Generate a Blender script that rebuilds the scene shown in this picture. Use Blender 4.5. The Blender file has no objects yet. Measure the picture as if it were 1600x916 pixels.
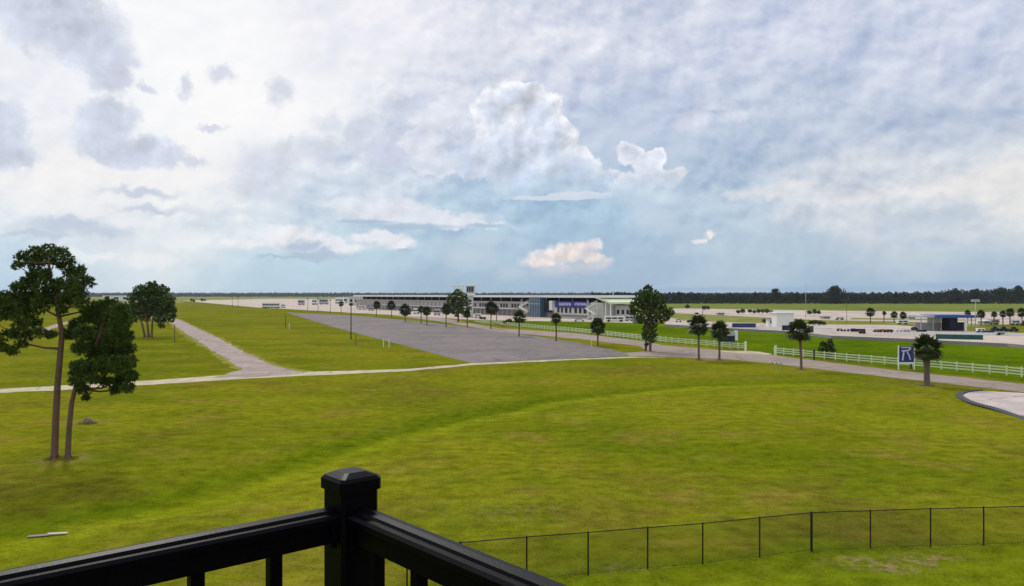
import bpy, bmesh, math, random
import numpy as np
from mathutils import Vector, Matrix

R = math.radians
scene = bpy.context.scene
COL = scene.collection
random.seed(7)
rng = np.random.default_rng(11)

# ---------------------------------------------------------------- camera
EYE = 11.0            # eye height above the lawn (third-floor balcony)
F = 1228.0            # focal length, in widths of 1/1600 of the frame
CX, HY = 800.0, 461.0
cam_data = bpy.data.cameras.new("camera")
cam_data.sensor_width = 36.0
cam_data.lens = F / 1600.0 * 36.0
cam_data.shift_y = 3.0 / 1600.0
cam_data.clip_start = 0.05
cam_data.clip_end = 40000.0
cam = bpy.data.objects.new("camera", cam_data)
COL.objects.link(cam)
cam.location = (0, 0, EYE)
cam.rotation_euler = (R(90), 0, 0)
scene.camera = cam

def G(px, py):
    "point of the flat ground seen at that direction"
    d = F * EYE / (py - HY)
    return ((px - CX) * d / F, d)

def X(px, d):
    return (px - CX) * d / F

def Z(py, d):
    return EYE + (HY - py) * d / F

# ---------------------------------------------------------------- world
SUN_EL, SUN_AZ = R(42), R(-24)
world = bpy.data.worlds.new("World")
scene.world = world
world.use_nodes = True
world.cycles.sampling_method = 'MANUAL'
world.cycles.sample_map_resolution = 512
wt = world.node_tree
for n in list(wt.nodes):
    wt.nodes.remove(n)

class NT:
    def __init__(s, tree):
        s.t = tree
    def node(s, kind, **kw):
        n = s.t.nodes.new(kind)
        for k, v in kw.items():
            setattr(n, k, v)
        return n
    def put(s, sock, v):
        if v is None:
            return
        if isinstance(v, bpy.types.NodeSocket):
            s.t.links.new(v, sock)
        else:
            sock.default_value = v
    def math(s, op, a, b=None, c=None, clamp=False):
        n = s.node('ShaderNodeMath', operation=op, use_clamp=clamp)
        s.put(n.inputs[0], a); s.put(n.inputs[1], b); s.put(n.inputs[2], c)
        return n.outputs[0]
    def vmath(s, op, a, b=None, scale=None, c=None):
        n = s.node('ShaderNodeVectorMath', operation=op)
        s.put(n.inputs[0], a); s.put(n.inputs[1], b)
        if c is not None: s.put(n.inputs[2], c)
        if scale is not None:
            s.put(n.inputs['Scale'], scale)
        return n.outputs['Value'] if op in ('LENGTH', 'DOT_PRODUCT', 'DISTANCE') else n.outputs['Vector']
    def noise(s, vec, scale, detail=6, rough=0.55, lac=2.0, color=False, dist=0.0):
        n = s.node('ShaderNodeTexNoise')
        s.put(n.inputs['Vector'], vec)
        n.inputs['Scale'].default_value = scale
        n.inputs['Detail'].default_value = detail
        n.inputs['Roughness'].default_value = rough
        n.inputs['Lacunarity'].default_value = lac
        n.inputs['Distortion'].default_value = dist
        return n.outputs['Color'] if color else n.outputs['Fac']
    def remap(s, v, a, b, c=0.0, d=1.0, smooth=True):
        n = s.node('ShaderNodeMapRange')
        n.interpolation_type = 'SMOOTHSTEP' if smooth else 'LINEAR'
        s.put(n.inputs['Value'], v)
        s.put(n.inputs['From Min'], a); s.put(n.inputs['From Max'], b)
        s.put(n.inputs['To Min'], c); s.put(n.inputs['To Max'], d)
        return n.outputs['Result']
    def mix(s, fac, a, b, kind='MIX'):
        n = s.node('ShaderNodeMix', data_type='RGBA', blend_type=kind)
        s.put(n.inputs['Factor'], fac)
        s.put(n.inputs['A'], a if isinstance(a, bpy.types.NodeSocket) else tuple(a[:3]) + (1,))
        s.put(n.inputs['B'], b if isinstance(b, bpy.types.NodeSocket) else tuple(b[:3]) + (1,))
        return n.outputs['Result']
    def xyz(s, v):
        n = s.node('ShaderNodeSeparateXYZ'); s.put(n.inputs[0], v)
        return n.outputs
    def vec(s, x, y, z=0.0):
        n = s.node('ShaderNodeCombineXYZ')
        s.put(n.inputs[0], x); s.put(n.inputs[1], y); s.put(n.inputs[2], z)
        return n.outputs[0]

def lin(r, g, b):
    f = lambda c: (c / 255 / 12.92) if c <= 10 else ((c / 255 + 0.055) / 1.055) ** 2.4
    return (f(r), f(g), f(b))

W = NT(wt)
def build_sky():
    tc = W.node('ShaderNodeTexCoord')
    d = W.vmath('NORMALIZE', tc.outputs['Generated'])
    o = W.xyz(d)
    az = W.math('ARCTAN2', o[0], o[1])
    el = W.math('ARCSINE', o[2])
    P = W.vec(az, el)
    # cloud deck coordinates: features flatten towards the horizon
    zz = W.math('ADD', W.math('ABSOLUTE', o[2]), 0.22)
    Q = W.vec(W.math('DIVIDE', o[0], zz), W.math('DIVIDE', o[1], zz), W.math('MULTIPLY', o[2], 1.5))
    # warp for patch outlines, in direction space
    wa = W.vmath('SUBTRACT', W.noise(d, 9.0, 5, 0.6, color=True), (0.5, 0.5, 0.5))
    wb = W.vmath('SUBTRACT', W.noise(d, 40.0, 4, 0.6, color=True), (0.5, 0.5, 0.5))
    wsum = W.vmath('ADD', W.vmath('SCALE', wa, scale=0.075), W.vmath('SCALE', wb, scale=0.022))
    wsum = W.vmath('MULTIPLY', wsum, (1, 1, 0))
    Pw = W.vmath('ADD', P, wsum)
    Pw_flat = W.vmath('ADD', P, W.vmath('MULTIPLY', wb, (0.05, 0.006, 0)))
    Pw_small = W.vmath('ADD', P, W.vmath('MULTIPLY', wb, (0.03, 0.03, 0)))

    def ang(px, py):
        a = math.atan2(px - CX, F)
        return a, math.atan2((HY - py) * math.cos(a), F)

    # --- large-scale cloud brightness: blended control points
    pts = [(20, 60, 242, 242, 246), (20, 160, 238, 240, 246), (330, 60, 252, 252, 252), (330, 170, 255, 254, 253),
           (230, 90, 254, 254, 254), (450, 190, 252, 251, 251),
           (100, 290, 241, 239, 240), (300, 290, 248, 246, 245), (550, 60, 240, 240, 246), (740, 60, 226, 228, 239),
           (950, 60, 214, 219, 234), (1200, 60, 207, 214, 232), (1460, 60, 211, 218, 235), (1000, 160, 200, 210, 229),
           (1250, 180, 192, 204, 223), (1500, 190, 193, 204, 222), (690, 200, 214, 220, 234), (590, 270, 208, 217, 232),
           (480, 330, 206, 220, 233), (850, 320, 170, 198, 221), (920, 340, 158, 190, 216), (760, 330, 180, 205, 225),
           (1080, 330, 188, 207, 224), (1150, 260, 186, 202, 221), (1300, 310, 216, 220, 228), (1560, 300, 238, 235, 232),
           (1450, 370, 203, 212, 223), (1200, 400, 181, 202, 219), (1000, 400, 160, 187, 211), (1500, 430, 178, 200, 219),
           (1300, 452, 150, 180, 206), (1560, 452, 154, 182, 207), (700, 395, 174, 200, 220), (700, 440, 150, 181, 206), (900, 447, 156, 184, 209),
           (400, 435, 178, 208, 228), (300, 375, 226, 233, 238), (100, 335, 240, 240, 242), (60, 395, 188, 214, 233),
           (200, 405, 220, 230, 238), (60, 445, 176, 206, 228), (560, 400, 182, 210, 228)]
    csum = None; wtot = None
    Pc = W.vmath('MULTIPLY', Pw, (1.0, 1.9, 0))
    for (px, py, r, g, b) in pts:
        a, e = ang(px, py)
        c = lin(min(r, 255), min(g, 255), min(b, 255))
        if r > 255: c = tuple(v * 1.25 for v in c)
        v = W.vmath('SUBTRACT', Pc, (a, e * 1.9, 0))
        q = W.vmath('DOT_PRODUCT', v, v)
        wgt = W.math('DIVIDE', 1.0, W.math('MULTIPLY_ADD', q, q, 2.2e-5))
        csum = W.vmath('SCALE', c, scale=wgt) if csum is None else W.vmath('MULTIPLY_ADD', c, wgt, c=csum)
        wtot = wgt if wtot is None else W.math('ADD', wtot, wgt)
    # far from every control point the deck takes an even overcast grey
    eps = 18.0
    csum = W.vmath('ADD', csum, tuple(v * eps for v in lin(222, 226, 236)))
    wtot = W.math('ADD', wtot, eps)
    col = W.vmath('SCALE', csum, scale=W.math('DIVIDE', 1.0, wtot))

    # --- billows of the overcast
    D2 = W.vmath('MULTIPLY', d, (1.0, 1.0, 1.35))
    w2 = W.vmath('SUBTRACT', W.noise(D2, 5.0, 5, 0.55, color=True), (0.5, 0.5, 0.5))
    D2 = W.vmath('ADD', D2, W.vmath('SCALE', w2, scale=0.035))
    n1 = W.noise(D2, 13.0, 5, 0.52)
    n2 = W.noise(W.vmath('ADD', D2, (-0.007, 0.0, 0.013)), 13.0, 5, 0.52)
    m1 = W.noise(D2, 34.0, 3, 0.5)
    m2 = W.noise(W.vmath('ADD', D2, (-0.005, 0.0, 0.008)), 34.0, 3, 0.5)
    soft = W.noise(D2, 5.5, 3, 0.5)
    ridge = W.math('SUBTRACT', 1.0, W.math('MULTIPLY', W.math('ABSOLUTE', W.math('SUBTRACT', n1, 0.5)), 9.0), clamp=True)
    ridge = W.math('POWER', ridge, 2.0)
    lum = W.xyz(col)[0]
    amt = W.remap(lum, 0.97, 0.66, 0.15, 1.0)                 # thin, glaring cloud shows less relief
    fade = W.remap(el, 0.01, 0.13, 0.22, 1.0)
    amt = W.math('MULTIPLY', amt, fade)
    tot = W.math('ADD', W.math('MULTIPLY', W.math('SUBTRACT', n1, n2), 1.5), W.math('MULTIPLY', W.math('SUBTRACT', m1, m2), 0.55))
    tot = W.math('ADD', tot, W.math('MULTIPLY', ridge, 0.07))
    tot = W.math('ADD', tot, W.math('MULTIPLY', W.math('SUBTRACT', soft, 0.5), 0.36))
    tot = W.math('SUBTRACT', tot, 0.02)
    tot = W.math('MULTIPLY', tot, amt)
    gain = W.math('ADD', 1.0, tot)
    col = W.vmath('MULTIPLY', col, W.vec(gain, W.math('ADD', 1.0, W.math('MULTIPLY', tot, 0.80)), W.math('ADD', 1.0, W.math('MULTIPLY', tot, 0.50))))

    def union(coord, ells):
        best = None
        for (px, py, rx, ry) in ells:
            a, e = ang(px, py)
            v = W.vmath('MULTIPLY_ADD', coord, (F / rx, F / ry, 0), c=(-a * F / rx, -e * F / ry, 0))
            q = W.vmath('LENGTH', v)
            best = q if best is None else W.math('SMOOTH_MIN', best, q, 0.15)
        return W.math('SUBTRACT', 1.0, best)

    nA = W.math('SUBTRACT', W.noise(d, 26.0, 6, 0.6), 0.5)
    nB = W.math('SUBTRACT', W.noise(d, 48.0, 5, 0.6), 0.5)
    ds = W.vmath('ADD', d, W.vmath('SCALE', wb, scale=0.010))
    r1 = W.noise(ds, 24.0, 5, 0.52)
    r2 = W.noise(W.vmath('ADD', ds, (0.006, 0.0, -0.008)), 24.0, 5, 0.52)
    relief_d = W.math('SUBTRACT', r1, r2)

    def layer(col, ells, rgb, opacity, lo, hi, namp=0.5, fine=True, shade=0.0, rim=None, fade=None, inner=None, small=True):
        flat = max(e[3] for e in ells) <= 9
        u0 = union(Pw_flat if flat else Pw_small, ells)
        u = W.math('ADD', u0, W.math('MULTIPLY', nB if fine else nA, namp))
        al = W.math('MULTIPLY', W.remap(u, lo, hi), opacity)
        if rim is not None:         # densest just inside the outline
            al = W.math('MULTIPLY', al, W.remap(u, rim[0], rim[1], 1.0, rim[2]))
        if fade is not None:        # dissolves downwards
            e0 = ang(CX, fade[0])[1]; e1 = ang(CX, fade[1])[1]
            ee = W.math('ADD', el, W.math('MULTIPLY', nA, 0.03))
            al = W.math('MULTIPLY', al, W.remap(ee, e1, e0, 0.0, 1.0))
        c = lin(*[min(v, 255) for v in rgb])
        if inner is not None:       # thicker middle of the cloud is greyer
            c = W.mix(W.remap(u, inner[0], inner[1]), c, lin(*inner[2]))
        if shade:
            k = W.math('ADD', 1.0, W.math('MULTIPLY', relief_d, shade))
            c = W.vmath('SCALE', c, scale=k)
        return W.mix(al, col, c)

    # grey scraps in front of the glare, upper left
    col = layer(col, [(85, 22, 85, 62), (140, 60, 56, 56), (165, 105, 36, 42), (30, 0, 50, 26)], (226, 230, 241), 0.9, -0.05, 0.30, namp=0.9, shade=1.2, inner=(0.0, 0.6, (200, 207, 224)))
    col = layer(col, [(170, 196, 40, 44), (160, 225, 42, 34), (235, 240, 58, 28), (195, 238, 48, 26),
                      (4, 205, 40, 48), (6, 240, 46, 26)], (224, 228, 240), 0.9, -0.05, 0.30, namp=0.9, shade=1.2, inner=(0.0, 0.6, (200, 207, 224)))
    col = layer(col, [(346, 116, 26, 17), (290, 137, 14, 20), (440, 142, 28, 28), (228, 137, 16, 10), (200, 86, 24, 24), (190, 128, 22, 14),
                      (305, 252, 26, 10), (330, 200, 30, 8)], (208, 211, 228), 0.8, -0.05, 0.7, namp=0.8)
    col = layer(col, [(412, 262, 58, 56), (390, 285, 36, 30), (445, 240, 34, 34), (512, 192, 26, 22), (600, 235, 60, 34), (500, 232, 55, 28), (560, 205, 40, 24), (640, 160, 50, 26)],
                (202, 208, 226), 0.62, -0.1, 0.7, namp=0.8, fine=False, shade=1.0)
    # puffs left of the tower
    col = layer(col, [(690, 185, 34, 22), (655, 220, 34, 20), (720, 160, 30, 24), (735, 210, 30, 26), (680, 255, 44, 22), (620, 140, 34, 18), (740, 255, 36, 26)], (233, 234, 243), 0.6, -0.05, 0.25, namp=0.6, shade=1.4,
                rim=(0.1, 0.7, 0.4))
    col = layer(col, [(985, 205, 60, 45), (960, 245, 30, 26), (930, 190, 40, 40), (1060, 225, 40, 30)], (190, 204, 224), 0.6, -0.1, 0.9, fine=False)
    # towering cumulus in the middle, brightest on its upper right rim
    ells = [(798, 152, 50, 28), (838, 180, 42, 42), (862, 222, 44, 44), (895, 262, 44, 34), (945, 288, 48, 20), (770, 175, 40, 34),
            (800, 230, 70, 60), (850, 285, 90, 26)]
    col = layer(col, ells, (240, 241, 248), 0.95, -0.03, 0.12, namp=0.6, fine=False, shade=1.7, fade=(215, 335), inner=(0.15, 0.7, (213, 221, 236)))
    col = layer(col, [(870, 309, 90, 5), (900, 304, 60, 5)], (224, 229, 239), 0.7, -0.05, 0.4, namp=0.3)
    col = layer(col, [(740, 245, 50, 50), (800, 275, 60, 35), (860, 250, 22, 40)], (194, 208, 229), 0.6, -0.1, 0.8, shade=1.2, fine=False)
    ells = [(988, 243, 22, 22), (1012, 262, 28, 22), (1040, 276, 34, 18), (1000, 284, 40, 18), (1030, 245, 15, 13), (985, 300, 40, 20)]
    col = layer(col, ells, (236, 238, 247), 0.92, -0.04, 0.16, namp=0.7, shade=1.5, fade=(255, 318), inner=(0.15, 0.7, (218, 224, 238)))
    col = layer(col, [(1000, 312, 60, 30), (1010, 335, 50, 24)], (198, 212, 229), 0.5, -0.1, 0.8, fine=False)
    col = layer(col, [(1130, 165, 40, 12), (1150, 180, 26, 10), (1080, 190, 40, 16)], (224, 226, 238), 0.55, -0.1, 0.7, namp=0.9, shade=1.2)
    # lens-shaped layers near the horizon
    col = layer(col, [(600, 328, 95, 20), (660, 342, 120, 15), (730, 352, 80, 7), (540, 318, 50, 12)], (228, 231, 240), 0.85, -0.15, 0.5, namp=0.6, shade=.7)
    col = layer(col, [(640, 354, 95, 6), (760, 353, 50, 4), (570, 347, 50, 4)], (168, 190, 214), 0.8, -0.1, 0.6, namp=0.4)
    col = layer(col, [(455, 374, 62, 20), (510, 386, 74, 14), (380, 384, 48, 8), (620, 378, 38, 14), (590, 372, 46, 10), (440, 362, 40, 12)], (234, 235, 241), 0.9, -0.15, 0.5, namp=0.6, shade=.7)
    col = layer(col, [(470, 384, 45, 12), (495, 397, 62, 9), (455, 403, 70, 4), (630, 388, 26, 5)], (168, 190, 214), 0.85, -0.1, 0.7, namp=0.45)
    col = layer(col, [(115, 352, 85, 16), (155, 362, 50, 10), (220, 300, 66, 9), (60, 366, 70, 8), (240, 330, 60, 8)], (186, 199, 219), 0.75, -0.1, 0.8, namp=0.6)
    col = layer(col, [(110, 332, 70, 10), (190, 348, 40, 8), (235, 405, 46, 14), (290, 372, 34, 22), (120, 400, 60, 8)], (240, 241, 245), 0.6, -0.1, 0.6, namp=0.7)
    col = layer(col, [(735, 398, 60, 30), (800, 425, 40, 18), (760, 372, 60, 10)], (194, 208, 224), 0.6, -0.1, 0.8, fine=False)
    col = layer(col, [(380, 330, 70, 14), (450, 310, 80, 12), (300, 330, 40, 12)], (206, 218, 232), 0.5, -0.1, 0.8, namp=0.8)
    # warm lit cumulus low in the middle
    col = layer(col, [(898, 392, 44, 18), (858, 410, 44, 18), (928, 414, 40, 12), (885, 424, 64, 12), (926, 384, 18, 10)], (234, 226, 230), 0.85, -0.15, 0.55, namp=0.9, shade=1.2, fade=(395, 446))
    col = layer(col, [(880, 398, 36, 10), (926, 402, 26, 7), (900, 385, 24, 8), (850, 412, 30, 6)], (248, 233, 226), 0.8, -0.1, 0.7, namp=0.8, shade=1.5)
    col = layer(col, [(870, 432, 60, 5), (930, 424, 36, 4)], (176, 190, 212), 0.6, -0.1, 0.7)
    col = layer(col, [(1106, 367, 14, 8), (1094, 377, 12, 5)], (246, 241, 238), 0.9, -0.1, 0.6)
    col = layer(col, [(1100, 385, 50, 18), (1050, 360, 50, 16)], (196, 210, 226), 0.5, -0.1, 0.8, fine=False)
    # right side
    col = layer(col, [(1440, 342, 70, 26), (1490, 330, 40, 20), (1395, 362, 40, 18), (1440, 380, 60, 12)], (182, 199, 218), 0.6, -0.1, 0.8, namp=0.8, shade=.8)
    col = layer(col, [(1240, 290, 60, 12), (1190, 302, 70, 10), (1560, 285, 100, 14), (1450, 298, 90, 10), (1330, 310, 80, 14)], (238, 235, 235), 0.6, -0.1, 0.8, namp=0.8, shade=.8)
    col = layer(col, [(1300, 452, 200, 7), (1520, 446, 160, 8), (1100, 452, 120, 5)], (140, 172, 208), 0.55, -0.1, 0.8, namp=0.4)

    # overhead the deck is thicker lit from above: overcast skies brighten upwards
    col = W.vmath('SCALE', col, scale=W.remap(o[2], 0.35, 1.0, 1.0, 1.35))
    # below the horizon: plain ground colour
    col = W.mix(W.remap(o[2], -0.02, -0.002, 1.0, 0.0), col, (0.35, 0.38, 0.30))

    sky = W.node('ShaderNodeTexSky', sky_type='NISHITA', sun_disc=False)
    sky.sun_elevation = SUN_EL
    sky.sun_rotation = SUN_AZ
    sky.altitude = 20.0
    bg = W.node('ShaderNodeBackground'); bg.inputs['Strength'].default_value = 0.08
    wt.links.new(sky.outputs[0], bg.inputs['Color'])
    bg2 = W.node('ShaderNodeBackground'); bg2.inputs['Strength'].default_value = 1.0
    W.put(bg2.inputs['Color'], col)
    mx = W.node('ShaderNodeMixShader')
    mx.inputs[0].default_value = 0.94
    wt.links.new(bg.outputs[0], mx.inputs[1]); wt.links.new(bg2.outputs[0], mx.inputs[2])
    out = W.node('ShaderNodeOutputWorld')
    wt.links.new(mx.outputs[0], out.inputs['Surface'])
build_sky()

sun_data = bpy.data.lights.new("sun", 'SUN')
sun_data.energy = 2.0
sun_data.angle = R(8)
sun_data.color = (1.0, 0.95, 0.86)
sun = bpy.data.objects.new("sun", sun_data)
COL.objects.link(sun)
sdir = Vector((math.sin(SUN_AZ) * math.cos(SUN_EL), math.cos(SUN_AZ) * math.cos(SUN_EL), math.sin(SUN_EL)))
sun.rotation_euler = sdir.to_track_quat('Z', 'Y').to_euler()
sun.location = (-40, 60, 60)

vs = scene.view_settings
vs.view_transform = 'Standard'
vs.look = 'None'
vs.exposure = 0.0
vs.gamma = 1.0
vs.use_curve_mapping = False
scene.display_settings.display_device = 'sRGB'

# ---------------------------------------------------------------- materials
def new_mat(name):
    m = bpy.data.materials.new(name)
    m.use_nodes = True
    t = m.node_tree
    b = t.nodes['Principled BSDF']
    return m, NT(t), b

def simple(name, col, rough=0.7, var=0.18, scale=3.0, spec=0.3, metallic=0.0, bump=0.0, bscale=40.0):
    m, T, b = new_mat(name)
    tc = T.node('ShaderNodeTexCoord')
    n = T.noise(tc.outputs['Object'], scale, 6, 0.6)
    k = T.remap(n, 0.25, 0.75, 1 - var, 1 + var, smooth=False)
    T.put(b.inputs['Base Color'], T.vmath('SCALE', tuple(col), scale=k))
    b.inputs['Roughness'].default_value = rough
    b.inputs['Specular IOR Level'].default_value = spec
    b.inputs['Metallic'].default_value = metallic
    if bump:
        bp = T.node('ShaderNodeBump'); bp.inputs['Strength'].default_value = bump
        bp.inputs['Distance'].default_value = 0.02
        T.put(bp.inputs['Height'], T.noise(tc.outputs['Object'], bscale, 4))
        T.put(b.inputs['Normal'], bp.outputs[0])
    return m

def leaf_mat(name, dark, light, rough=0.75, spec=0.15, trans=0.0):
    m, T, b = new_mat(name)
    g = T.node('ShaderNodeNewGeometry')
    tc = T.node('ShaderNodeTexCoord')
    n = T.noise(tc.outputs['Object'], 0.9, 3)
    f = T.math('ADD', T.math('MULTIPLY', g.outputs['Random Per Island'], 0.75), T.math('MULTIPLY', T.math('SUBTRACT', n, 0.5), 0.9), clamp=True)
    c = T.mix(f, dark, light)
    T.put(b.inputs['Base Color'], c)
    b.inputs['Roughness'].default_value = rough
    b.inputs['Specular IOR Level'].default_value = spec
    return m

def grass_mat(name, base, green, dry, scale=1.0, attr=False):
    m, T, b = new_mat(name)
    g = T.node('ShaderNodeNewGeometry')
    p = g.outputs['Position']
    big = T.noise(p, 0.022 * scale, 5, 0.6)
    mid = T.noise(p, 0.10 * scale, 6, 0.62)
    fine = T.noise(p, 0.9, 6, 0.7)
    vfine = T.noise(p, 7.0, 4, 0.7)
    c = T.mix(T.remap(T.math('ADD', T.math('MULTIPLY', big, 0.55), T.math('MULTIPLY', mid, 0.45)), 0.40, 0.62), base, green)
    d = T.noise(T.vmath('ADD', p, (31, 17, 0)), 0.16 * scale, 7, 0.66)
    c = T.mix(T.remap(d, 0.50, 0.70, 0.0, 0.8), c, dry)
    d2 = T.noise(T.vmath('ADD', p, (7, 91, 0)), 0.35 * scale, 6, 0.7)
    c = T.mix(T.remap(d2, 0.56, 0.74, 0.0, 0.5), c, tuple(v * 0.8 for v in dry))
    ob = T.noise(T.vmath('ADD', p, (113, 5, 0)), 0.055 * scale, 7, 0.68)
    c = T.mix(T.remap(ob, 0.50, 0.68, 0.0, 0.6), c, tuple(v * 0.62 for v in dry))
    if attr:
        at = T.node('ShaderNodeAttribute', attribute_name='bright_green')
        c = T.mix(T.math('MULTIPLY', at.outputs['Fac'], 0.75), c, (0.190, 0.218, 0.007))
        am = T.node('ShaderNodeAttribute', attribute_name='shade_and_dark_grass')
        c = T.mix(T.math('MULTIPLY', am.outputs['Fac'], 0.7), c, (0.075, 0.115, 0.002))  # dark green for painted slope and tree shade, and for darker grass
        ab = T.node('ShaderNodeAttribute', attribute_name='bare')
        nb = T.noise(p, 1.6, 6, 0.7)
        fb = T.math('MULTIPLY', ab.outputs['Fac'], T.remap(nb, 0.46, 0.56), clamp=True)
        c = T.mix(fb, c, T.mix(T.noise(p, 2.3, 3), (0.17, 0.105, 0.045), (0.36, 0.26, 0.14)))
    mott = T.noise(T.vmath('MULTIPLY', p, (0.45, 1.5, 1.0)), 0.6, 6, 0.7)
    k = T.math('ADD', T.math('MULTIPLY', T.math('SUBTRACT', fine, 0.5), 1.7), 1.0)
    k = T.math('ADD', k, T.math('MULTIPLY', T.math('SUBTRACT', mott, 0.5), 0.75))
    k = T.math('ADD', k, T.math('MULTIPLY', T.math('SUBTRACT', vfine, 0.5), 1.6))
    c = T.vmath('SCALE', c, scale=k)
    T.put(b.inputs['Base Color'], c)
    b.inputs['Roughness'].default_value = 1.0
    b.inputs['Specular IOR Level'].default_value = 0.0
    bp = T.node('ShaderNodeBump'); bp.inputs['Strength'].default_value = 0.35
    bp.inputs['Distance'].default_value = 0.06
    T.put(bp.inputs['Height'], T.math('ADD', T.noise(p, 5.0, 6, 0.7), T.math('MULTIPLY', fine, 0.8)))
    T.put(b.inputs['Normal'], bp.outputs[0])
    return m

def paved_mat(name, c1, c2, stain, scale=0.2, rough=0.9, joints=None):
    m, T, b = new_mat(name)
    g = T.node('ShaderNodeNewGeometry')
    p = g.outputs['Position']
    n = T.noise(p, scale, 7, 0.65)
    s = T.noise(T.vmath('MULTIPLY', p, (1.0, 0.35, 1.0)), scale * 1.7, 6, 0.7)
    c = T.mix(T.remap(n, 0.35, 0.65), c1, c2)
    c = T.mix(T.remap(s, 0.52, 0.70, 0.0, 0.6), c, stain)
    f = T.noise(p, 9.0, 5, 0.7)
    c = T.vmath('SCALE', c, scale=T.remap(f, 0.25, 0.75, 0.85, 1.15, smooth=False))
    m5 = T.noise(T.vmath('MULTIPLY', p, (1.6, 0.5, 1.0)), 0.35, 6, 0.7)
    c = T.vmath('SCALE', c, scale=T.remap(m5, 0.3, 0.7, 0.86, 1.14, smooth=False))
    vr = T.node('ShaderNodeTexVoronoi', feature='DISTANCE_TO_EDGE')
    T.put(vr.inputs['Vector'], T.vmath('ADD', p, T.vmath('SCALE', T.noise(p, 0.4, 4, color=True), scale=2.5)))
    vr.inputs['Scale'].default_value = 0.09
    ck = T.remap(vr.outputs['Distance'], 0.0, 0.018, 0.62, 1.0)
    c = T.vmath('SCALE', c, scale=ck)
    T.put(b.inputs['Base Color'], c)
    b.inputs['Roughness'].default_value = rough
    b.inputs['Specular IOR Level'].default_value = 0.12
    bp = T.node('ShaderNodeBump'); bp.inputs['Strength'].default_value = 0.2
    bp.inputs['Distance'].default_value = 0.01
    T.put(bp.inputs['Height'], f); T.put(b.inputs['Normal'], bp.outputs[0])
    return m

M = {}
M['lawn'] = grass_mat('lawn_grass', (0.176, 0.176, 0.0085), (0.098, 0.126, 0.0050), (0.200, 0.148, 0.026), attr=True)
M['verge'] = grass_mat('watered_grass', (0.105, 0.160, 0.0015), (0.050, 0.100, 0.002), (0.140, 0.160, 0.010))
M['dryfield'] = grass_mat('dry_field', (0.165, 0.200, 0.040), (0.110, 0.150, 0.022), (0.240, 0.230, 0.090), scale=0.35)
M['tan'] = grass_mat('tan_grass', (0.210, 0.230, 0.060), (0.140, 0.170, 0.020), (0.340, 0.300, 0.160), scale=0.6)
M['asphalt'] = paved_mat('weathered_asphalt', (0.198, 0.166, 0.160), (0.148, 0.128, 0.124), (0.22, 0.175, 0.13), 0.06)
M['road'] = paved_mat('road_asphalt', (0.300, 0.235, 0.205), (0.250, 0.205, 0.165), (0.31, 0.21, 0.18), 0.08)
M['gravel'] = paved_mat('gravel', (0.350, 0.275, 0.240), (0.265, 0.210, 0.195), (0.43, 0.36, 0.24), 0.3)
M['sand'] = paved_mat('sand', (0.50, 0.44, 0.29), (0.40, 0.33, 0.23), (0.30, 0.27, 0.10), 0.5)
M['shoulder'] = grass_mat('worn_shoulder', (0.230, 0.215, 0.040), (0.180, 0.185, 0.010), (0.330, 0.280, 0.130), scale=3.0)
M['concrete'] = paved_mat('pale_concrete', (0.54, 0.44, 0.37), (0.40, 0.33, 0.28), (0.25, 0.22, 0.15), 0.035)
M['slab'] = paved_mat('drive_concrete', (0.52, 0.44, 0.405), (0.42, 0.36, 0.335), (0.32, 0.28, 0.265), 0.3)
M['kerb'] = simple('dark_kerb', (0.05, 0.05, 0.06), 0.8, 0.3)
M['black'] = simple('black_coated_metal', (0.0018, 0.0018, 0.0035), 0.40, 0.3, 30.0, spec=0.055, bump=0.05, bscale=160)
M['darkpost'] = simple('black_vinyl', (0.012, 0.014, 0.012), 0.5, 0.2)
M['white'] = simple('white_paint', (0.74, 0.76, 0.70), 0.55, 0.06)
M['cream'] = simple('cream_fence_paint', (0.66, 0.72, 0.48), 0.55, 0.10)
M['roofwhite'] = simple('white_roof_metal', (0.78, 0.82, 0.84), 0.45, 0.05)
M['wall'] = simple('pinkish_render', (0.42, 0.375, 0.375), 0.8, 0.12, 0.3)
M['palewall'] = simple('pale_render', (0.55, 0.55, 0.52), 0.8, 0.12, 0.3)
M['grey'] = simple('grey_concrete', (0.23, 0.22, 0.21), 0.85, 0.15, 0.5)
M['darkgrey'] = simple('dark_grey', (0.05, 0.05, 0.052), 0.7, 0.2)
M['shade'] = simple('shade_and_dark_bay', (0.018, 0.018, 0.030), 0.8, 0.35, 0.8)  # near-black: painted shadow of the open gallery, also the dark bay
M['glass'] = simple('dark_glass', (0.012, 0.016, 0.020), 0.12, 0.2, spec=0.5)
M['blueglass'] = simple('blue_glass', (0.06, 0.13, 0.20), 0.15, 0.2, spec=0.6)
M['blue'] = simple('banner_blue', (0.030, 0.035, 0.20), 0.6, 0.1)
M['canopyblue'] = simple('canopy_blue', (0.030, 0.085, 0.24), 0.5, 0.15, 0.4)
M['lettering'] = simple('lettering_lavender', (0.55, 0.52, 0.82), 0.6, 0.05)
M['green'] = simple('barrier_green', (0.010, 0.075, 0.065), 0.6, 0.25, 0.5)
M['navy'] = simple('navy_panel', (0.012, 0.012, 0.040), 0.5, 0.2)
M['signblue'] = simple('sign_blue', (0.020, 0.040, 0.13), 0.5, 0.25, 1.2)
M['red'] = simple('rust_mulch', (0.30, 0.115, 0.06), 0.9, 0.3, 3.0)
M['stake'] = simple('ochre_stake', (0.42, 0.33, 0.10), 0.8, 0.2)
M['timber'] = simple('pole_timber', (0.10, 0.075, 0.055), 0.85, 0.2)
M['bark'] = simple('pine_bark', (0.150, 0.088, 0.062), 0.95, 0.35, 5.0, bump=0.8, bscale=9.0)
M['palmbark'] = simple('palm_bark', (0.15, 0.11, 0.085), 0.95, 0.3, 5.0, bump=0.8, bscale=12.0)
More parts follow.
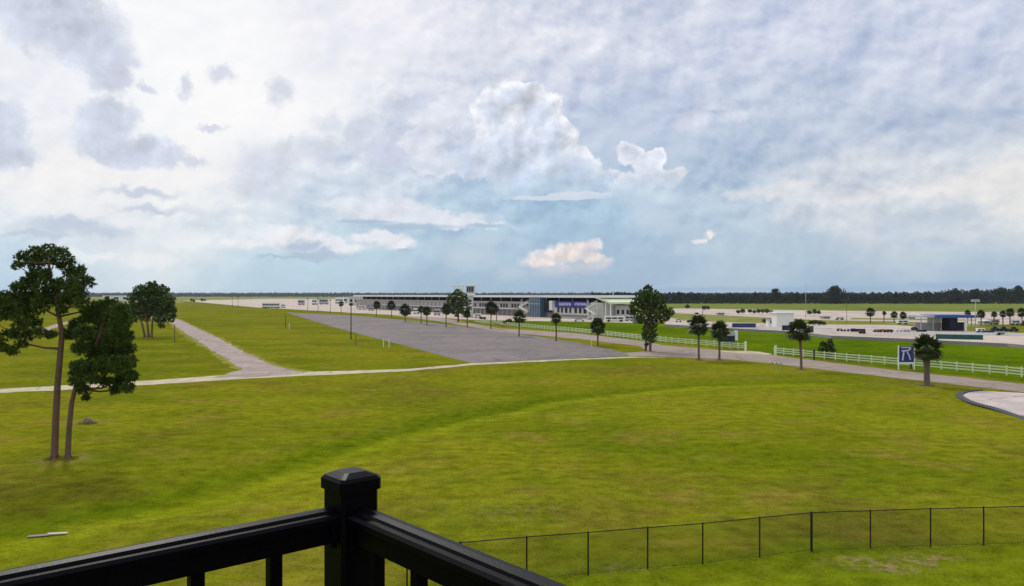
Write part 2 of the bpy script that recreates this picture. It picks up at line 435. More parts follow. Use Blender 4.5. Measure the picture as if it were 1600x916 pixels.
M['stone'] = simple('stone', (0.20, 0.14, 0.105), 0.9, 0.35, 3.0, bump=0.6, bscale=8.0)
M['tyre'] = simple('tyre_rubber', (0.012, 0.012, 0.012), 0.8, 0.2)
M['steel'] = simple('galvanised_steel', (0.42, 0.43, 0.44), 0.5, 0.1, metallic=0.3)
M['pine'] = leaf_mat('pine_needles', (0.028, 0.058, 0.007), (0.135, 0.195, 0.030))
M['oak'] = leaf_mat('dark_leaves', (0.024, 0.050, 0.007), (0.110, 0.160, 0.024))
M['palm'] = leaf_mat('palm_fronds', (0.022, 0.040, 0.008), (0.085, 0.115, 0.022), rough=0.5, spec=0.3)
M['dead'] = leaf_mat('dead_fronds', (0.050, 0.032, 0.018), (0.130, 0.085, 0.045))
M['shrub'] = leaf_mat('shrub_leaves', (0.020, 0.038, 0.006), (0.080, 0.100, 0.020))
M['wood'] = leaf_mat('wood_leaves', (0.010, 0.020, 0.010), (0.040, 0.058, 0.028))
M['farwood'] = leaf_mat('far_wood_leaves', (0.012, 0.026, 0.012), (0.032, 0.055, 0.026))

# ---------------------------------------------------------------- builders
def tag(o, label=None, cat=None, group=None, kind=None):
    if label: o['label'] = label
    if cat: o['category'] = cat
    if group: o['group'] = group
    if kind: o['kind'] = kind
    return o

def empty(name, loc, rz=0.0):
    o = bpy.data.objects.new(name, None)
    COL.objects.link(o)
    o.location = loc
    o.rotation_euler = (0, 0, rz)
    o.empty_display_size = 0.3
    return o

class MB:
    def __init__(s):
        s.v = []; s.f = []
    def quad(s, a, b, c, d):
        n = len(s.v); s.v += [a, b, c, d]; s.f.append((n, n + 1, n + 2, n + 3)); return s
    def tri(s, a, b, c):
        n = len(s.v); s.v += [a, b, c]; s.f.append((n, n + 1, n + 2)); return s
    def box(s, x0, x1, y0, y1, z0, z1):
        n = len(s.v)
        s.v += [(x0, y0, z0), (x1, y0, z0), (x1, y1, z0), (x0, y1, z0), (x0, y0, z1), (x1, y0, z1), (x1, y1, z1), (x0, y1, z1)]
        for q in ((0, 3, 2, 1), (4, 5, 6, 7), (0, 1, 5, 4), (1, 2, 6, 5), (2, 3, 7, 6), (3, 0, 4, 7)):
            s.f.append(tuple(n + i for i in q))
        return s
    def bbox(s, x0, x1, y0, y1, z0, z1, b=0.02):
        "box with chamfered top and vertical edges"
        ring = lambda e, z: [(x0 + e, y0, z), (x1 - e, y0, z), (x1, y0 + e, z), (x1, y1 - e, z), (x1 - e, y1, z), (x0 + e, y1, z), (x0, y1 - e, z), (x0, y0 + e, z)]
        r0 = ring(b, z0); r1 = ring(b, z1 - b)
        r2 = [(x0 + b * 1.6, y0 + b, z1), (x1 - b * 1.6, y0 + b, z1), (x1 - b, y0 + b * 1.6, z1), (x1 - b, y1 - b * 1.6, z1), (x1 - b * 1.6, y1 - b, z1), (x0 + b * 1.6, y1 - b, z1), (x0 + b, y1 - b * 1.6, z1), (x0 + b, y0 + b * 1.6, z1)]
        n = len(s.v); s.v += r0 + r1 + r2
        for k in range(2):
            for i in range(8):
                j = (i + 1) % 8
                s.f.append((n + k * 8 + i, n + k * 8 + j, n + k * 8 + 8 + j, n + k * 8 + 8 + i))
        s.f.append(tuple(n + 16 + i for i in range(8)))
        s.f.append(tuple(n + 7 - i for i in range(8)))
        return s
    def tube(s, pts, rad, sides=8, cap=True):
        pts = [Vector(p) for p in pts]
        if not hasattr(rad, '__len__'): rad = [rad] * len(pts)
        base = len(s.v)
        prev = None
        for i, p in enumerate(pts):
            t = (pts[min(i + 1, len(pts) - 1)] - pts[max(i - 1, 0)]).normalized()
            ref = Vector((1, 0, 0)) if abs(t.x) < 0.9 else Vector((0, 1, 0))
            u = t.cross(ref).normalized() if prev is None else (prev - t * prev.dot(t)).normalized()
            prev = u
            w = t.cross(u)
            for k in range(sides):
                a = 2 * math.pi * k / sides
                s.v.append(tuple(p + (u * math.cos(a) + w * math.sin(a)) * rad[i]))
        for i in range(len(pts) - 1):
            for k in range(sides):
                k2 = (k + 1) % sides
                s.f.append((base + i * sides + k, base + i * sides + k2, base + (i + 1) * sides + k2, base + (i + 1) * sides + k))
        if cap:
            s.f.append(tuple(base + sides - 1 - k for k in range(sides)))
            e = base + (len(pts) - 1) * sides
            s.f.append(tuple(e + k for k in range(sides)))
        return s
    def cyl(s, x, y, z0, z1, r, sides=10):
        return s.tube([(x, y, z0), (x, y, z1)], r, sides)
    def extrude(s, poly, axis_from, axis_to, U, V):
        "profile poly (u,v) swept straight between two points"
        A, B, U, V = Vector(axis_from), Vector(axis_to), Vector(U), Vector(V)
        n = len(s.v); k = len(poly)
        for P_ in (A, B):
            for (u, v) in poly: s.v.append(tuple(P_ + U * u + V * v))
        for i in range(k):
            j = (i + 1) % k
            s.f.append((n + i, n + j, n + k + j, n + k + i))
        s.f.append(tuple(n + k - 1 - i for i in range(k)))
        s.f.append(tuple(n + k + i for i in range(k)))
        return s
    def ico(s, c, r, jitter=0.15, rnd=None):
        rnd = rnd or random
        bm = bmesh.new(); bmesh.ops.create_icosphere(bm, subdivisions=2, radius=1.0)
        n = len(s.v)
        for v in bm.verts:
            k = 1 + (rnd.random() - 0.5) * 2 * jitter
            s.v.append((c[0] + v.co.x * r[0] * k, c[1] + v.co.y * r[1] * k, c[2] + v.co.z * r[2] * k))
        for f in bm.faces: s.f.append(tuple(n + v.index for v in f.verts))
        bm.free()
        return s
    def mesh(s, name, mat, smooth=False):
        me = bpy.data.meshes.new(name)
        me.from_pydata([tuple(v) for v in s.v], [], s.f)
        if mat is not None: me.materials.append(mat)
        bm = bmesh.new(); bm.from_mesh(me)
        bmesh.ops.recalc_face_normals(bm, faces=bm.faces) if len(bm.faces) < 60000 else None
        bm.to_mesh(me); bm.free()
        if smooth:
            for p in me.polygons: p.use_smooth = True
        return me
    def build(s, name, mat, parent=None, smooth=False, loc=None):
        o = bpy.data.objects.new(name, s.mesh(name, mat, smooth))
        COL.objects.link(o)
        if parent is not None: o.parent = parent
        if loc is not None: o.location = loc
        return o

def raw_mesh(name, V, Fc, mat, parent=None):
    me = bpy.data.meshes.new(name)
    V = np.asarray(V, dtype=np.float32); Fc = np.asarray(Fc, dtype=np.int32)
    k = Fc.shape[1]
    me.vertices.add(len(V)); me.vertices.foreach_set('co', V.ravel())
    me.loops.add(Fc.size); me.loops.foreach_set('vertex_index', Fc.ravel())
    me.polygons.add(len(Fc)); me.polygons.foreach_set('loop_start', np.arange(0, Fc.size, k, dtype=np.int32))
    me.update(calc_edges=True)
    me.validate()
    me.materials.append(mat)
    o = bpy.data.objects.new(name, me); COL.objects.link(o)
    if parent is not None: o.parent = parent
    return o

def link_copy(o, parent=None, **kw):
    c = o.copy(); COL.objects.link(c)
    c.parent = parent
    return c

def copy_thing(o):
    r = o.copy(); COL.objects.link(r)
    for ch in [x for x in bpy.data.objects if x.parent is o]:
        c = ch.copy(); COL.objects.link(c); c.parent = r
        for g in [x for x in bpy.data.objects if x.parent is ch]:
            e = g.copy(); COL.objects.link(e); e.parent = c
    return r

# ---------------------------------------------------------------- ground
def seg_dist(px, py, poly):
    best = np.full(px.shape, 1e9)
    for (ax, ay), (bx, by) in zip(poly[:-1], poly[1:]):
        dx, dy = bx - ax, by - ay
        t = np.clip(((px - ax) * dx + (py - ay) * dy) / (dx * dx + dy * dy), 0, 1)
        best = np.minimum(best, np.hypot(px - ax - t * dx, py - ay - t * dy))
    return best

SWALE = [G(-200, 905), G(0, 860), G(200, 810), G(420, 745), G(560, 700), G(700, 662), G(880, 628), G(1100, 606), G(1330, 600)]
FENCE = [(-30, 22.0), (-5.8, 28.3), (-1.9, 29.6), (0.57, 30.3), (5.44, 31.5), (10.4, 32.9), (12.8, 33.7), (18.3, 34.3), (22.7, 34.8), (60, 38.0)]
def ground_z(x, y):
    m = np.clip((y - 24) / 6, 0, 1) * np.clip((88 - y) / 14, 0, 1) * np.clip((70 - np.abs(x)) / 15, 0, 1)
    inner = np.clip((y - 37.0) / 4, 0, 1)
    dd = seg_dist(x, y, SWALE)
    z = -0.30 * np.exp(-(dd / 3.2) ** 2)
    z = z + 0.10 * np.sin(x * 0.21 + 1.3) * np.sin(y * 0.17 + 0.4) + 0.05 * np.sin(x * 0.53 + y * 0.31)
    return z * m * inner

def build_ground():
    ys = np.concatenate([np.array([-400, -150, -40, 0, 15]), np.arange(22, 96, 0.8), np.arange(96, 170, 3.0),
                         np.array([180, 200, 240, 300, 400, 550, 750, 1000, 1500, 2500, 4500, 8000, 14000])])
    xs = np.concatenate([np.array([-9000, -5000, -2500, -1200, -700, -450, -300, -200, -150, -115]), np.arange(-90, 92, 1.0),
                         np.array([115, 150, 200, 300, 450, 700, 1200, 2500, 5000, 9000])])
    GX, GY = np.meshgrid(xs, ys)
    GZ = ground_z(GX, GY)
    V = np.stack([GX.ravel(), GY.ravel(), GZ.ravel()], 1)
    nx = len(xs)
    i = (np.arange(len(ys) - 1)[:, None] * nx + np.arange(nx - 1)[None, :]).ravel()
    Fc = np.stack([i, i + 1, i + 1 + nx, i + nx], 1)
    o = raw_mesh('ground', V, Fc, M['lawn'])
    for p in o.data.polygons: p.use_smooth = True
    fx, fy = GX.ravel(), GY.ravel()
    bright_green = np.exp(-(seg_dist(fx, fy, SWALE) / 0.95) ** 2) + .18 * np.exp(-(seg_dist(fx, fy, SWALE) / 4.0) ** 2)  # brighter green along the swale line
    bright_green2 = np.exp(-(seg_dist(fx, fy, [G(900, 650), G(1100, 640), G(1350, 650), G(1600, 690)]) / 3.5) ** 2) * 0.5
    near = 0.0
    bright_green = np.clip(bright_green * 1.1 + bright_green2 + near, 0, 1)
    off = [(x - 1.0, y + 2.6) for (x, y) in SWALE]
    shade_and_dark_grass = np.exp(-(seg_dist(fx, fy, off) / 1.5) ** 2) * 1.0 + np.exp(-(seg_dist(fx, fy, [(x - 3, y + 7) for (x, y) in SWALE]) / 4.5) ** 2) * 0.30  # shaded slope beyond the swale, put into the grass colour
    fence_y = np.interp(fx, [p[0] for p in FENCE], [p[1] for p in FENCE])
    inside = fy < fence_y
    shade_and_dark_grass = np.maximum(shade_and_dark_grass, np.exp(-((fy - fence_y) / 0.9) ** 2) * 0.8)
    shade_and_dark_grass = np.where(inside, np.maximum(shade_and_dark_grass, 0.62), shade_and_dark_grass)
    shade_and_dark_grass = shade_and_dark_grass + np.exp(-(((fx - G(235, 530)[0]) / 8) ** 2 + ((fy - G(235, 530)[1]) / 12) ** 2)) * .5  # shadow beneath the round tree, darkened into the grass colour
    bright_green = np.where(inside, 0.5, bright_green)
    bare = np.zeros_like(fx)
    def spot(c, r, a, sy=1.0):
        return a * np.exp(-(((fx - c[0]) / r) ** 2 + ((fy - c[1]) / (r * sy)) ** 2))
    bare += spot(G(100, 718), 1.6, 1.0)
    bare += spot(G(137, 660), 1.2, 0.6)
    shade_and_dark_grass += spot(G(1130, 700), 7.0, 0.55, .8) + spot(G(1230, 725), 4.0, 0.4)
    bare += spot(G(790, 800), 3.0, 0.25, .5)
    for (px, py, r) in ((1320, 874, 0.9), (1370, 882, 1.0), (1430, 876, 1.0), (1400, 889, 0.8), (1470, 872, .9)):
        bare += spot(G(px, py), r, 0.8, 0.55)
    bare += spot(G(960, 888), 1.3, 0.5, 0.4)
    for (px, py) in ((1448, 603), (1252, 578), (1124, 563), (1092, 563)):
        bare += spot(G(px, py), 1.6, 1.0)
    bare += spot(G(235, 527), 5.0, 0.35)
    for name, arr in (('shade_and_dark_grass', np.clip(shade_and_dark_grass, 0, 1)), ('bright_green', bright_green), ('bare', np.clip(bare, 0, 1))):
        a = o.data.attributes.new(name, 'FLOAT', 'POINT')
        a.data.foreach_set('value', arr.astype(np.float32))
    tag(o, kind='structure')
build_ground()

def sheet(name, pix, z, mat, jitter=0.25, step=2.0, world=False, kind='structure', maxn=60):
    pts = [Vector((*(p if world else G(*p)), 0)) for p in pix]
    out = []
    r = random.Random(hash(name) % 1000 if False else len(name) * 13 + len(pix))
    for a, b in zip(pts, pts[1:] + pts[:1]):
        L = (b - a).length
        n = max(1, min(maxn, int(L / step)))
        for i in range(n):
            q = a.lerp(b, i / n)
            if i and jitter:
                q = q + Vector((r.uniform(-1, 1), r.uniform(-1, 1), 0)) * jitter
            out.append((q.x, q.y, z))
    me = bpy.data.meshes.new(name)
    bm = bmesh.new()
    f = bm.faces.new([bm.verts.new(p) for p in out])
    bmesh.ops.triangulate(bm, faces=[f])
    for f in bm.faces:
        if f.normal.z < 0: f.normal_flip()
    bm.to_mesh(me); bm.free()
    me.materials.append(mat)
    o = bpy.data.objects.new(name, me); COL.objects.link(o)
    tag(o, kind=kind)
    return o

# pavements and tracks; each sheet lies a little above the one below
sheet('far_field', [(960, 473.8), (1600, 473.2), (2400, 474), (2400, 492), (1600, 491), (1050, 483), (960, 480)], 0.010, M['dryfield'], 1.5, 20)
sheet('paddock_pavement', [(1055, 482), (1300, 485.5), (1450, 487), (1700, 489.5), (2100, 493), (2100, 513), (1700, 508), (1530, 507), (1400, 502.5), (1280, 500.5), (1100, 491.5), (1040, 489)], 0.020, M['concrete'], 0.6, 12)
sheet('far_paddock_pavement', [(285, 470), (420, 467), (560, 467.3), (700, 470), (900, 478), (1000, 487), (1060, 500), (1000, 505), (900, 503), (780, 501), (745, 500), (660, 495), (560, 489.5), (450, 483.2), (400, 480.5)], 0.030, M['concrete'], 0.8, 15)
sheet('race_track', [(1040, 500), (1130, 503.5), (1250, 506.5), (1400, 508), (1530, 517.5), (1700, 526), (2100, 540), (2100, 580), (1700, 551), (1575, 541), (1400, 532.5), (1300, 528), (1240, 521), (1130, 514.5), (1040, 509)], 0.015, M['concrete'], 0.3, 8)
sheet('infield_grass', [(740, 499), (900, 500), (1040, 509), (1130, 514.7), (1240, 521.2), (1300, 528.2), (1400, 532.7), (1575, 541.2), (1700, 551.5), (2100, 581), (2100, 640), (1700, 605), (1600, 596), (1400, 575), (1208, 553.5), (1165, 546), (1040, 536), (900, 519.5), (800, 510.5)], 0.025, M['verge'], 0.2, 5)
sheet('asphalt_pad', [(447, 488.2), (560, 493.6), (680, 505), (800, 520), (900, 535), (975, 551), (990, 556), (860, 562), (737, 567.3), (680, 553), (600, 532), (520, 511)], 0.012, M['asphalt'], 0.25, 4)
sheet('perimeter_road', [(600, 484), (690, 497), (780, 513), (900, 521), (1000, 532.5), (1040, 540), (1200, 554), (1300, 567), (1400, 579), (1600, 600), (1800, 622), (2300, 690), (2300, 735), (1800, 640), (1600, 613), (1400, 591), (1300, 579.5), (1200, 567.5), (1140, 562), (1040, 557.5), (985, 556.8), (975, 551.5), (1012, 549), (1000, 541), (900, 529.5), (780, 518.5), (690, 503), (600, 491)], 0.016, M['road'], 0.22, 4)
sheet('driveway', [(1150, 548.5), (1175, 549.0), (1215, 552.0), (1200, 554.5), (1140, 551.0), (1118, 548.2)], 0.020, M['sand'], 0.15, 2)
sheet('sand_track', [(-400, 632), (-100, 615.5), (0, 608), (150, 600), (380, 584.5), (640, 576.5), (737, 567.6), (860, 562.3), (985, 557.5), (1045, 558.5), (985, 559.3), (860, 564.4), (740, 570.4), (640, 580.0), (400, 591), (150, 606.5), (0, 614.5), (-100, 622), (-400, 642)], 0.008, M['sand'], 0.35, 2.0)
sheet('gravel_road', [(100, 468.5), (108, 468.5), (280, 499.5), (330, 523), (380, 549), (425, 571), (480, 582.5), (400, 589), (330, 590.5), (378, 578), (345, 556), (300, 528), (262, 501)], 0.022, M['gravel'], 0.4, 3)
sheet('sand_shoulder', [(99, 468.4), (110, 468.4), (282, 499), (335, 523), (387, 549), (433, 570), (490, 581.5), (530, 583), (400, 590), (312, 592), (371, 579.5), (338, 557), (293, 529), (257, 501)], 0.006, M['shoulder'], 0.7, 2)
sheet('far_left_field', [(-600, 462.5), (560, 462.5), (560, 467), (430, 467), (290, 470), (285, 474), (100, 473), (-600, 476)], 0.008, M['tan'], 2.0, 30)
sheet('side_track', [(60, 522), (98, 508), (125, 502), (118, 500), (85, 507), (40, 524)], 0.018, M['gravel'], 0.2, 3)

sheet('dry_strip', [(1040, 489.5), (1100, 492), (1280, 501), (1400, 503), (1530, 507.5), (1530, 511), (1400, 507.8), (1250, 506.2), (1130, 503.2), (1040, 499.5)], 0.012, M['tan'], 0.4, 10)
sheet('dry_strip', [(1330, 497), (1480, 499), (1560, 501), (1480, 501.5), (1330, 499)], 0.030, M['tan'], 0.4, 10)
sheet('track_seam', [(1240, 511.5), (1330, 514.5), (1440, 517.5), (1440, 518.6), (1330, 515.8), (1240, 513)], 0.024, M['asphalt'], 0.3, 6)

def mulch(px, py, rx, ry):
    gx, gy = G(px, py)
    sheet('mulch_bed', [(gx + rx * math.cos(a * .524), gy + ry * math.sin(a * .524)) for a in range(12)], 0.03, M['red'], 0.12, .6, world=True)
mulch(1448, 602.5, .9, 1.0); mulch(1252, 578, .7, .9); mulch(1110, 563, 2.8, 1.1); mulch(1013, 549.5, 1.6, 1.4)

# the round drive at the right with its dark kerb
drive_pts = [(1503, 617.5), (1514, 613.2), (1532, 611.2), (1600, 614.5), (1750, 634), (1900, 662), (1900, 745), (1700, 688), (1600, 655.5), (1556, 640), (1520, 630), (1505, 622.5)]
sheet('turning_drive', drive_pts, 0.020, M['slab'], 0.03, 1.5)
kerb_px = [(1532, 610.5), (1512, 612.5), (1500, 616.5), (1503, 622), (1520, 630), (1556, 640), (1600, 655.5), (1700, 691), (1900, 752)]
kb = MB()
kp = [Vector((*G(*p), 0)) for p in kerb_px]
dense = []
for i in range(len(kp) - 1):
    p0, p1, p2, p3 = kp[max(i - 1, 0)], kp[i], kp[i + 1], kp[min(i + 2, len(kp) - 1)]
    for k in range(8):
        t = k / 8
        dense.append(0.5 * ((2 * p1) + (p2 - p0) * t + (2 * p0 - 5 * p1 + 4 * p2 - p3) * t * t + (3 * p1 - p0 - 3 * p2 + p3) * t ** 3))
dense.append(kp[-1])
for a, b in zip(dense, dense[1:]):
    t = (b - a).normalized(); nrm = Vector((-t.y, t.x, 0))
    kb.extrude([(-0.40, 0), (-0.38, 0.10), (0.28, 0.13), (0.30, 0)], a + Vector((0, 0, 0.0)), b, nrm, (0, 0, 1))
o = kb.build('kerb', M['kerb']); tag(o, kind='structure')

# ---------------------------------------------------------------- foliage
def leaf_cloud(ells, size, aspect=0.6, power=2.4):
    "ells: (cx,cy,cz, rx,ry,rz, n). Returns numpy verts and quads."
    Vs = []
    for (cx, cy, cz, rx, ry, rz, n) in ells:
        u = rng.normal(size=(n, 3)); u /= np.linalg.norm(u, axis=1)[:, None]
        rad = rng.random(n) ** (1 / power)
        c = np.array([cx, cy, cz]) + u * rad[:, None] * np.array([rx, ry, rz])
        a = rng.normal(size=(n, 3)); a /= np.linalg.norm(a, axis=1)[:, None]
        b = np.cross(a, rng.normal(size=(n, 3))); b /= np.linalg.norm(b, axis=1)[:, None]
        s = size * (0.6 + 0.8 * rng.random(n))[:, None]
        p = np.stack([c - a * s, c - b * s * aspect, c + a * s, c + b * s * aspect], 1)
        Vs.append(p.reshape(-1, 3))
    V = np.concatenate(Vs)
    Fc = np.arange(len(V)).reshape(-1, 4)
    return V, Fc

def needle_cloud(ells, length, width, blades=8, power=2.6):
    Vs = []
    for (cx, cy, cz, rx, ry, rz, n) in ells:
        u = rng.normal(size=(n, 3)); u /= np.linalg.norm(u, axis=1)[:, None]
        rad = rng.random(n) ** (1 / power)
        c = np.array([cx, cy, cz]) + u * rad[:, None] * np.array([rx, ry, rz])
        for _ in range(blades):
            dvec = rng.normal(size=(n, 3)) + u * 0.9 + np.array([0, 0, 0.15])
            dvec /= np.linalg.norm(dvec, axis=1)[:, None]
            w = np.cross(dvec, rng.normal(size=(n, 3))); w /= np.linalg.norm(w, axis=1)[:, None]
            L = length * (0.7 + 0.6 * rng.random(n))[:, None]
            p = np.stack([c - w * width, c + w * width, c + dvec * L], 1)
            Vs.append(p.reshape(-1, 3))
    V = np.concatenate(Vs)
    return V, np.arange(len(V)).reshape(-1, 3)

def pine(name, base_px, base_py, trunk_px, clumps, label, group, r0, fork_from, density=0.30, bias=0.0):
    gx, gy = G(base_px, base_py)
    d = gy
    k = d / F
    root = empty(name, (gx, gy, 0))
    tag(root, label, 'tree', group)
    P3 = lambda px, py, dy=0.0: (X(px, d + dy) - gx, dy, Z(py, d + dy))
    rr = random.Random(base_px)
    tp = [(0, 0, -0.4)] + [P3(px, py) for (px, py) in trunk_px]
    rad = [r0 * 1.35] + [r0 * (1 - 0.62 * (i / (len(trunk_px) - 1))) for i in range(len(trunk_px))]
    mb = MB(); mb.tube(tp, rad, 12)
    for a in range(5):   # root flare
        an = a * 1.26 + 0.3
        mb.tube([(math.cos(an) * r0 * 1.9, math.sin(an) * r0 * 1.9, -0.15), (math.cos(an) * r0 * 0.9, math.sin(an) * r0 * 0.9, 0.18), (0, 0, 0.75)], [r0 * .35, r0 * .5, r0 * .5], 6)
    trunk = mb.build('trunk', M['bark'], root, smooth=True)
    ells = []
    limbs = MB()
    cs = []
    for (px, py, r) in clumps:
        dy = rr.uniform(-1, 1) * 1.5 + bias
        rm = r * k
        c = Vector(P3(px, py, dy))
        ells.append((c.x, c.y, c.z, rm, rm * 1.0, rm * 0.85, int(r * r * density) + 12))
        cs.append((c, rm))
    nodes = [(Vector(tp[i]), 0.4 * (i - fork_from)) for i in range(fork_from, len(tp))]
    axis = lambda c: min((c - n_[0]).length for n_ in nodes[:len(tp) - fork_from])
    for (c, rm) in sorted(cs, key=lambda q: axis(q[0])):
        a, path = min(nodes, key=lambda n_: (c - n_[0]).length + 0.45 * n_[1] + (0.9 * max(0, n_[0].z - c.z)))
        L = (c - a).length
        if L < 0.05: continue
        mid = a.lerp(c, 0.5) + Vector((rr.uniform(-.12, .12) * L, rr.uniform(-.12, .12) * L, -0.06 * L + rr.uniform(-.08, .08) * L))
        ra = 0.085 * math.exp(-path / 3.0) + .012; rb = 0.085 * math.exp(-(path + L) / 3.0) + .010
        limbs.tube([a, mid, c], [ra, (ra + rb) / 2, rb], 6)
        nodes.append((c, path + L))
        for _ in range(4):
            q = c + Vector((rr.uniform(-1, 1), rr.uniform(-1, 1), rr.uniform(-.6, .8))) * rm * 0.9
            limbs.tube([mid.lerp(c, 0.6), c.lerp(q, 0.5) + Vector((0, 0, -0.05)), q], [0.022, 0.015, 0.007], 4)
    limbs.build('limbs', M['bark'], trunk, smooth=True)
    V, Fc = needle_cloud([e[:3] + (e[3] * 1.04, e[4] * 1.04, e[5] * 1.0, e[6]) for e in ells], 0.20, 0.040, 9, 2.0)
    cr = raw_mesh('crown', V, Fc, M['pine'], root)
    return root

T1 = [(35, 402, 11), (28, 415, 8), (58, 396, 14), (76, 394, 15), (95, 396, 12), (106, 408, 11), (52, 412, 12), (68, 408, 9),
      (110, 424, 12), (126, 422, 9), (124, 438, 13), (140, 440, 9), (72, 428, 9), (56, 432, 16), (42, 444, 15), (26, 448, 9),
      (92, 442, 10), (108, 446, 16), (122, 456, 14), (72, 450, 18), (88, 462, 17), (104, 468, 15), (50, 462, 20), (28, 466, 15),
      (8, 468, 16), (-14, 470, 18), (20, 484, 17), (42, 484, 17), (64, 476, 16), (126, 472, 12), (4, 490, 14), (32, 504, 14), (52, 504, 13),
      (-18, 496, 16), (60, 520, 9), (46, 524, 10), (24, 522, 10), (34, 536, 9), (10, 522, 9), (2, 540, 12), (20, 548, 9), (-14, 530, 14), (132, 486, 7), (78, 522, 8), (95, 415, 6), (84, 408, 5), (98, 484, 8)]
T2 = [(150, 482, 14), (170, 478, 15), (188, 486, 14), (142, 496, 15), (165, 500, 19), (190, 504, 15), (120, 508, 12), (108, 522, 10),
      (132, 520, 15), (155, 524, 18), (180, 526, 18), (200, 524, 9), (196, 544, 15), (172, 548, 18), (148, 548, 16), (126, 544, 12),
      (202, 566, 12), (186, 570, 16), (162, 572, 16), (140, 574, 14), (124, 572, 12), (204, 588, 11), (188, 594, 13), (200, 606, 9), (166, 596, 10),
      (122, 594, 12), (130, 608, 9), (146, 592, 9), (118, 582, 8), (180, 610, 8), (134, 622, 5)]
pine('pine_tree', 85, 718, [(85, 712), (87, 660), (90, 600), (95, 545), (97, 520), (92, 495), (88, 470), (80, 440), (76, 412)], T1,
     'tall thin-trunked pine with a wide open crown, taller of the two on the left lawn', 'pine pair on the lawn', 0.235, 4, 0.55)
pine('pine_tree', 106, 718, [(106, 712), (108, 670), (112, 630), (118, 605), (132, 575), (148, 545), (158, 515), (165, 490)], T2,
     'shorter pine with dense low crown leaning right, beside the taller lawn pine', 'pine pair on the lawn', 0.185, 4, 1.0, -0.5)

def leafy_tree(name, base_px, base_py, trunks, clumps, size, density, mat, label, group=None, tr=0.3, d=None, powr=2.6, cat='tree'):
    if d is None:
        gx, gy = G(base_px, base_py)
    else:
        gx, gy = X(base_px, d), d
    d = gy; k = d / F
    root = empty(name, (gx, gy, 0))
    tag(root, label, cat, group)
    P3 = lambda px, py, dy=0.0: Vector((X(px, d + dy) - gx, dy, Z(py, d + dy)))
    rr = random.Random(int(base_px))
    allc = []
    for (px, py, r) in clumps:
        rm = r * k
        c = P3(px, py, rr.uniform(-1, 1) * rm * 0.9)
        allc.append((c, rm))
    for ti, tline in enumerate(trunks):
        mb = MB()
        b0 = P3(tline[0][0], base_py, rr.uniform(-.5, .5)); b0.z = -0.4
        pts = [b0] + [P3(px, py) for (px, py) in tline]
        mb.tube(pts, [tr * 1.2] + [tr * (1 - 0.6 * i / max(1, len(tline) - 1)) for i in range(len(tline))], 8)
        for ci, (c, rm) in enumerate(allc):
            if ci % len(trunks) == ti:
                a = pts[-1] if c.z > pts[-1].z - 0.5 else pts[-2].lerp(pts[-1], 0.6)
                mid = a.lerp(c, .5) + Vector((0, 0, -.1 * (c - a).length))
                mb.tube([a, mid, c], [tr * .38, tr * .24, tr * .1], 5)
        mb.build('trunk', M['bark'], root, smooth=True)
    ells = [(c.x, c.y, c.z, rm * 1.12, rm * 1.12, rm * .98, int(density * rm * rm / (size * size)) + 10) for (c, rm) in allc]
    V, Fc = leaf_cloud(ells, size, 0.55, powr)
    raw_mesh('crown', V, Fc, mat, root)
    return root

leafy_tree('round_tree', 236, 527, [[(232, 522), (230, 505), (228, 490)], [(237, 523), (238, 505), (240, 485)], [(226, 524), (222, 506), (216, 492)]],
           [(236, 452, 12), (220, 455, 11), (252, 456, 12), (210, 466, 10), (228, 466, 13), (246, 468, 14), (262, 470, 11), (207, 480, 8),
            (218, 482, 11), (236, 482, 14), (254, 484, 13), (267, 484, 8), (212, 492, 7), (264, 496, 9), (250, 498, 8), (270, 492, 5), (228, 496, 7), (238, 445, 7), (210, 500, 5), (252, 508, 5)],
           0.42, 13.0, M['oak'], 'round dark spreading tree on several trunks beside the gravel road', None, 0.32)
leafy_tree('broad_tree', 1014, 549, [[(1009, 545), (1010, 525), (1012, 500)], [(1016, 546), (1017, 520), (1018, 490)]],
           [(1013, 454, 8), (1006, 463, 11), (1022, 463, 11), (996, 473, 10), (1012, 474, 13), (1030, 474, 11), (990, 487, 7), (1002, 488, 11),
            (1018, 488, 13), (1036, 486, 10), (1046, 488, 7), (1000, 500, 7), (1014, 502, 10), (1030, 499, 8), (1042, 496, 6),
            (1012, 515, 8), (1020, 512, 7), (1008, 525, 6), (1018, 528, 8), (1022, 522, 6), (1010, 538, 3), (987, 480, 4)],
           0.36, 9.0, M['oak'], 'tallest dark bushy tree on two trunks between tarmac and white fence', None, 0.26)
leafy_tree('broad_tree', 716, 503, [[(716, 500), (716, 485), (717, 475)]],
           [(715, 457, 6), (708, 464, 8), (722, 464, 8), (703, 474, 6), (716, 474, 10), (729, 472, 7), (706, 484, 7), (720, 484, 8), (732, 482, 5), (700, 488, 4), (728, 490, 5), (714, 492, 4)],
           0.55, 9.0, M['oak'], 'tall dark bushy tree standing in front of the control tower', None, 0.35)

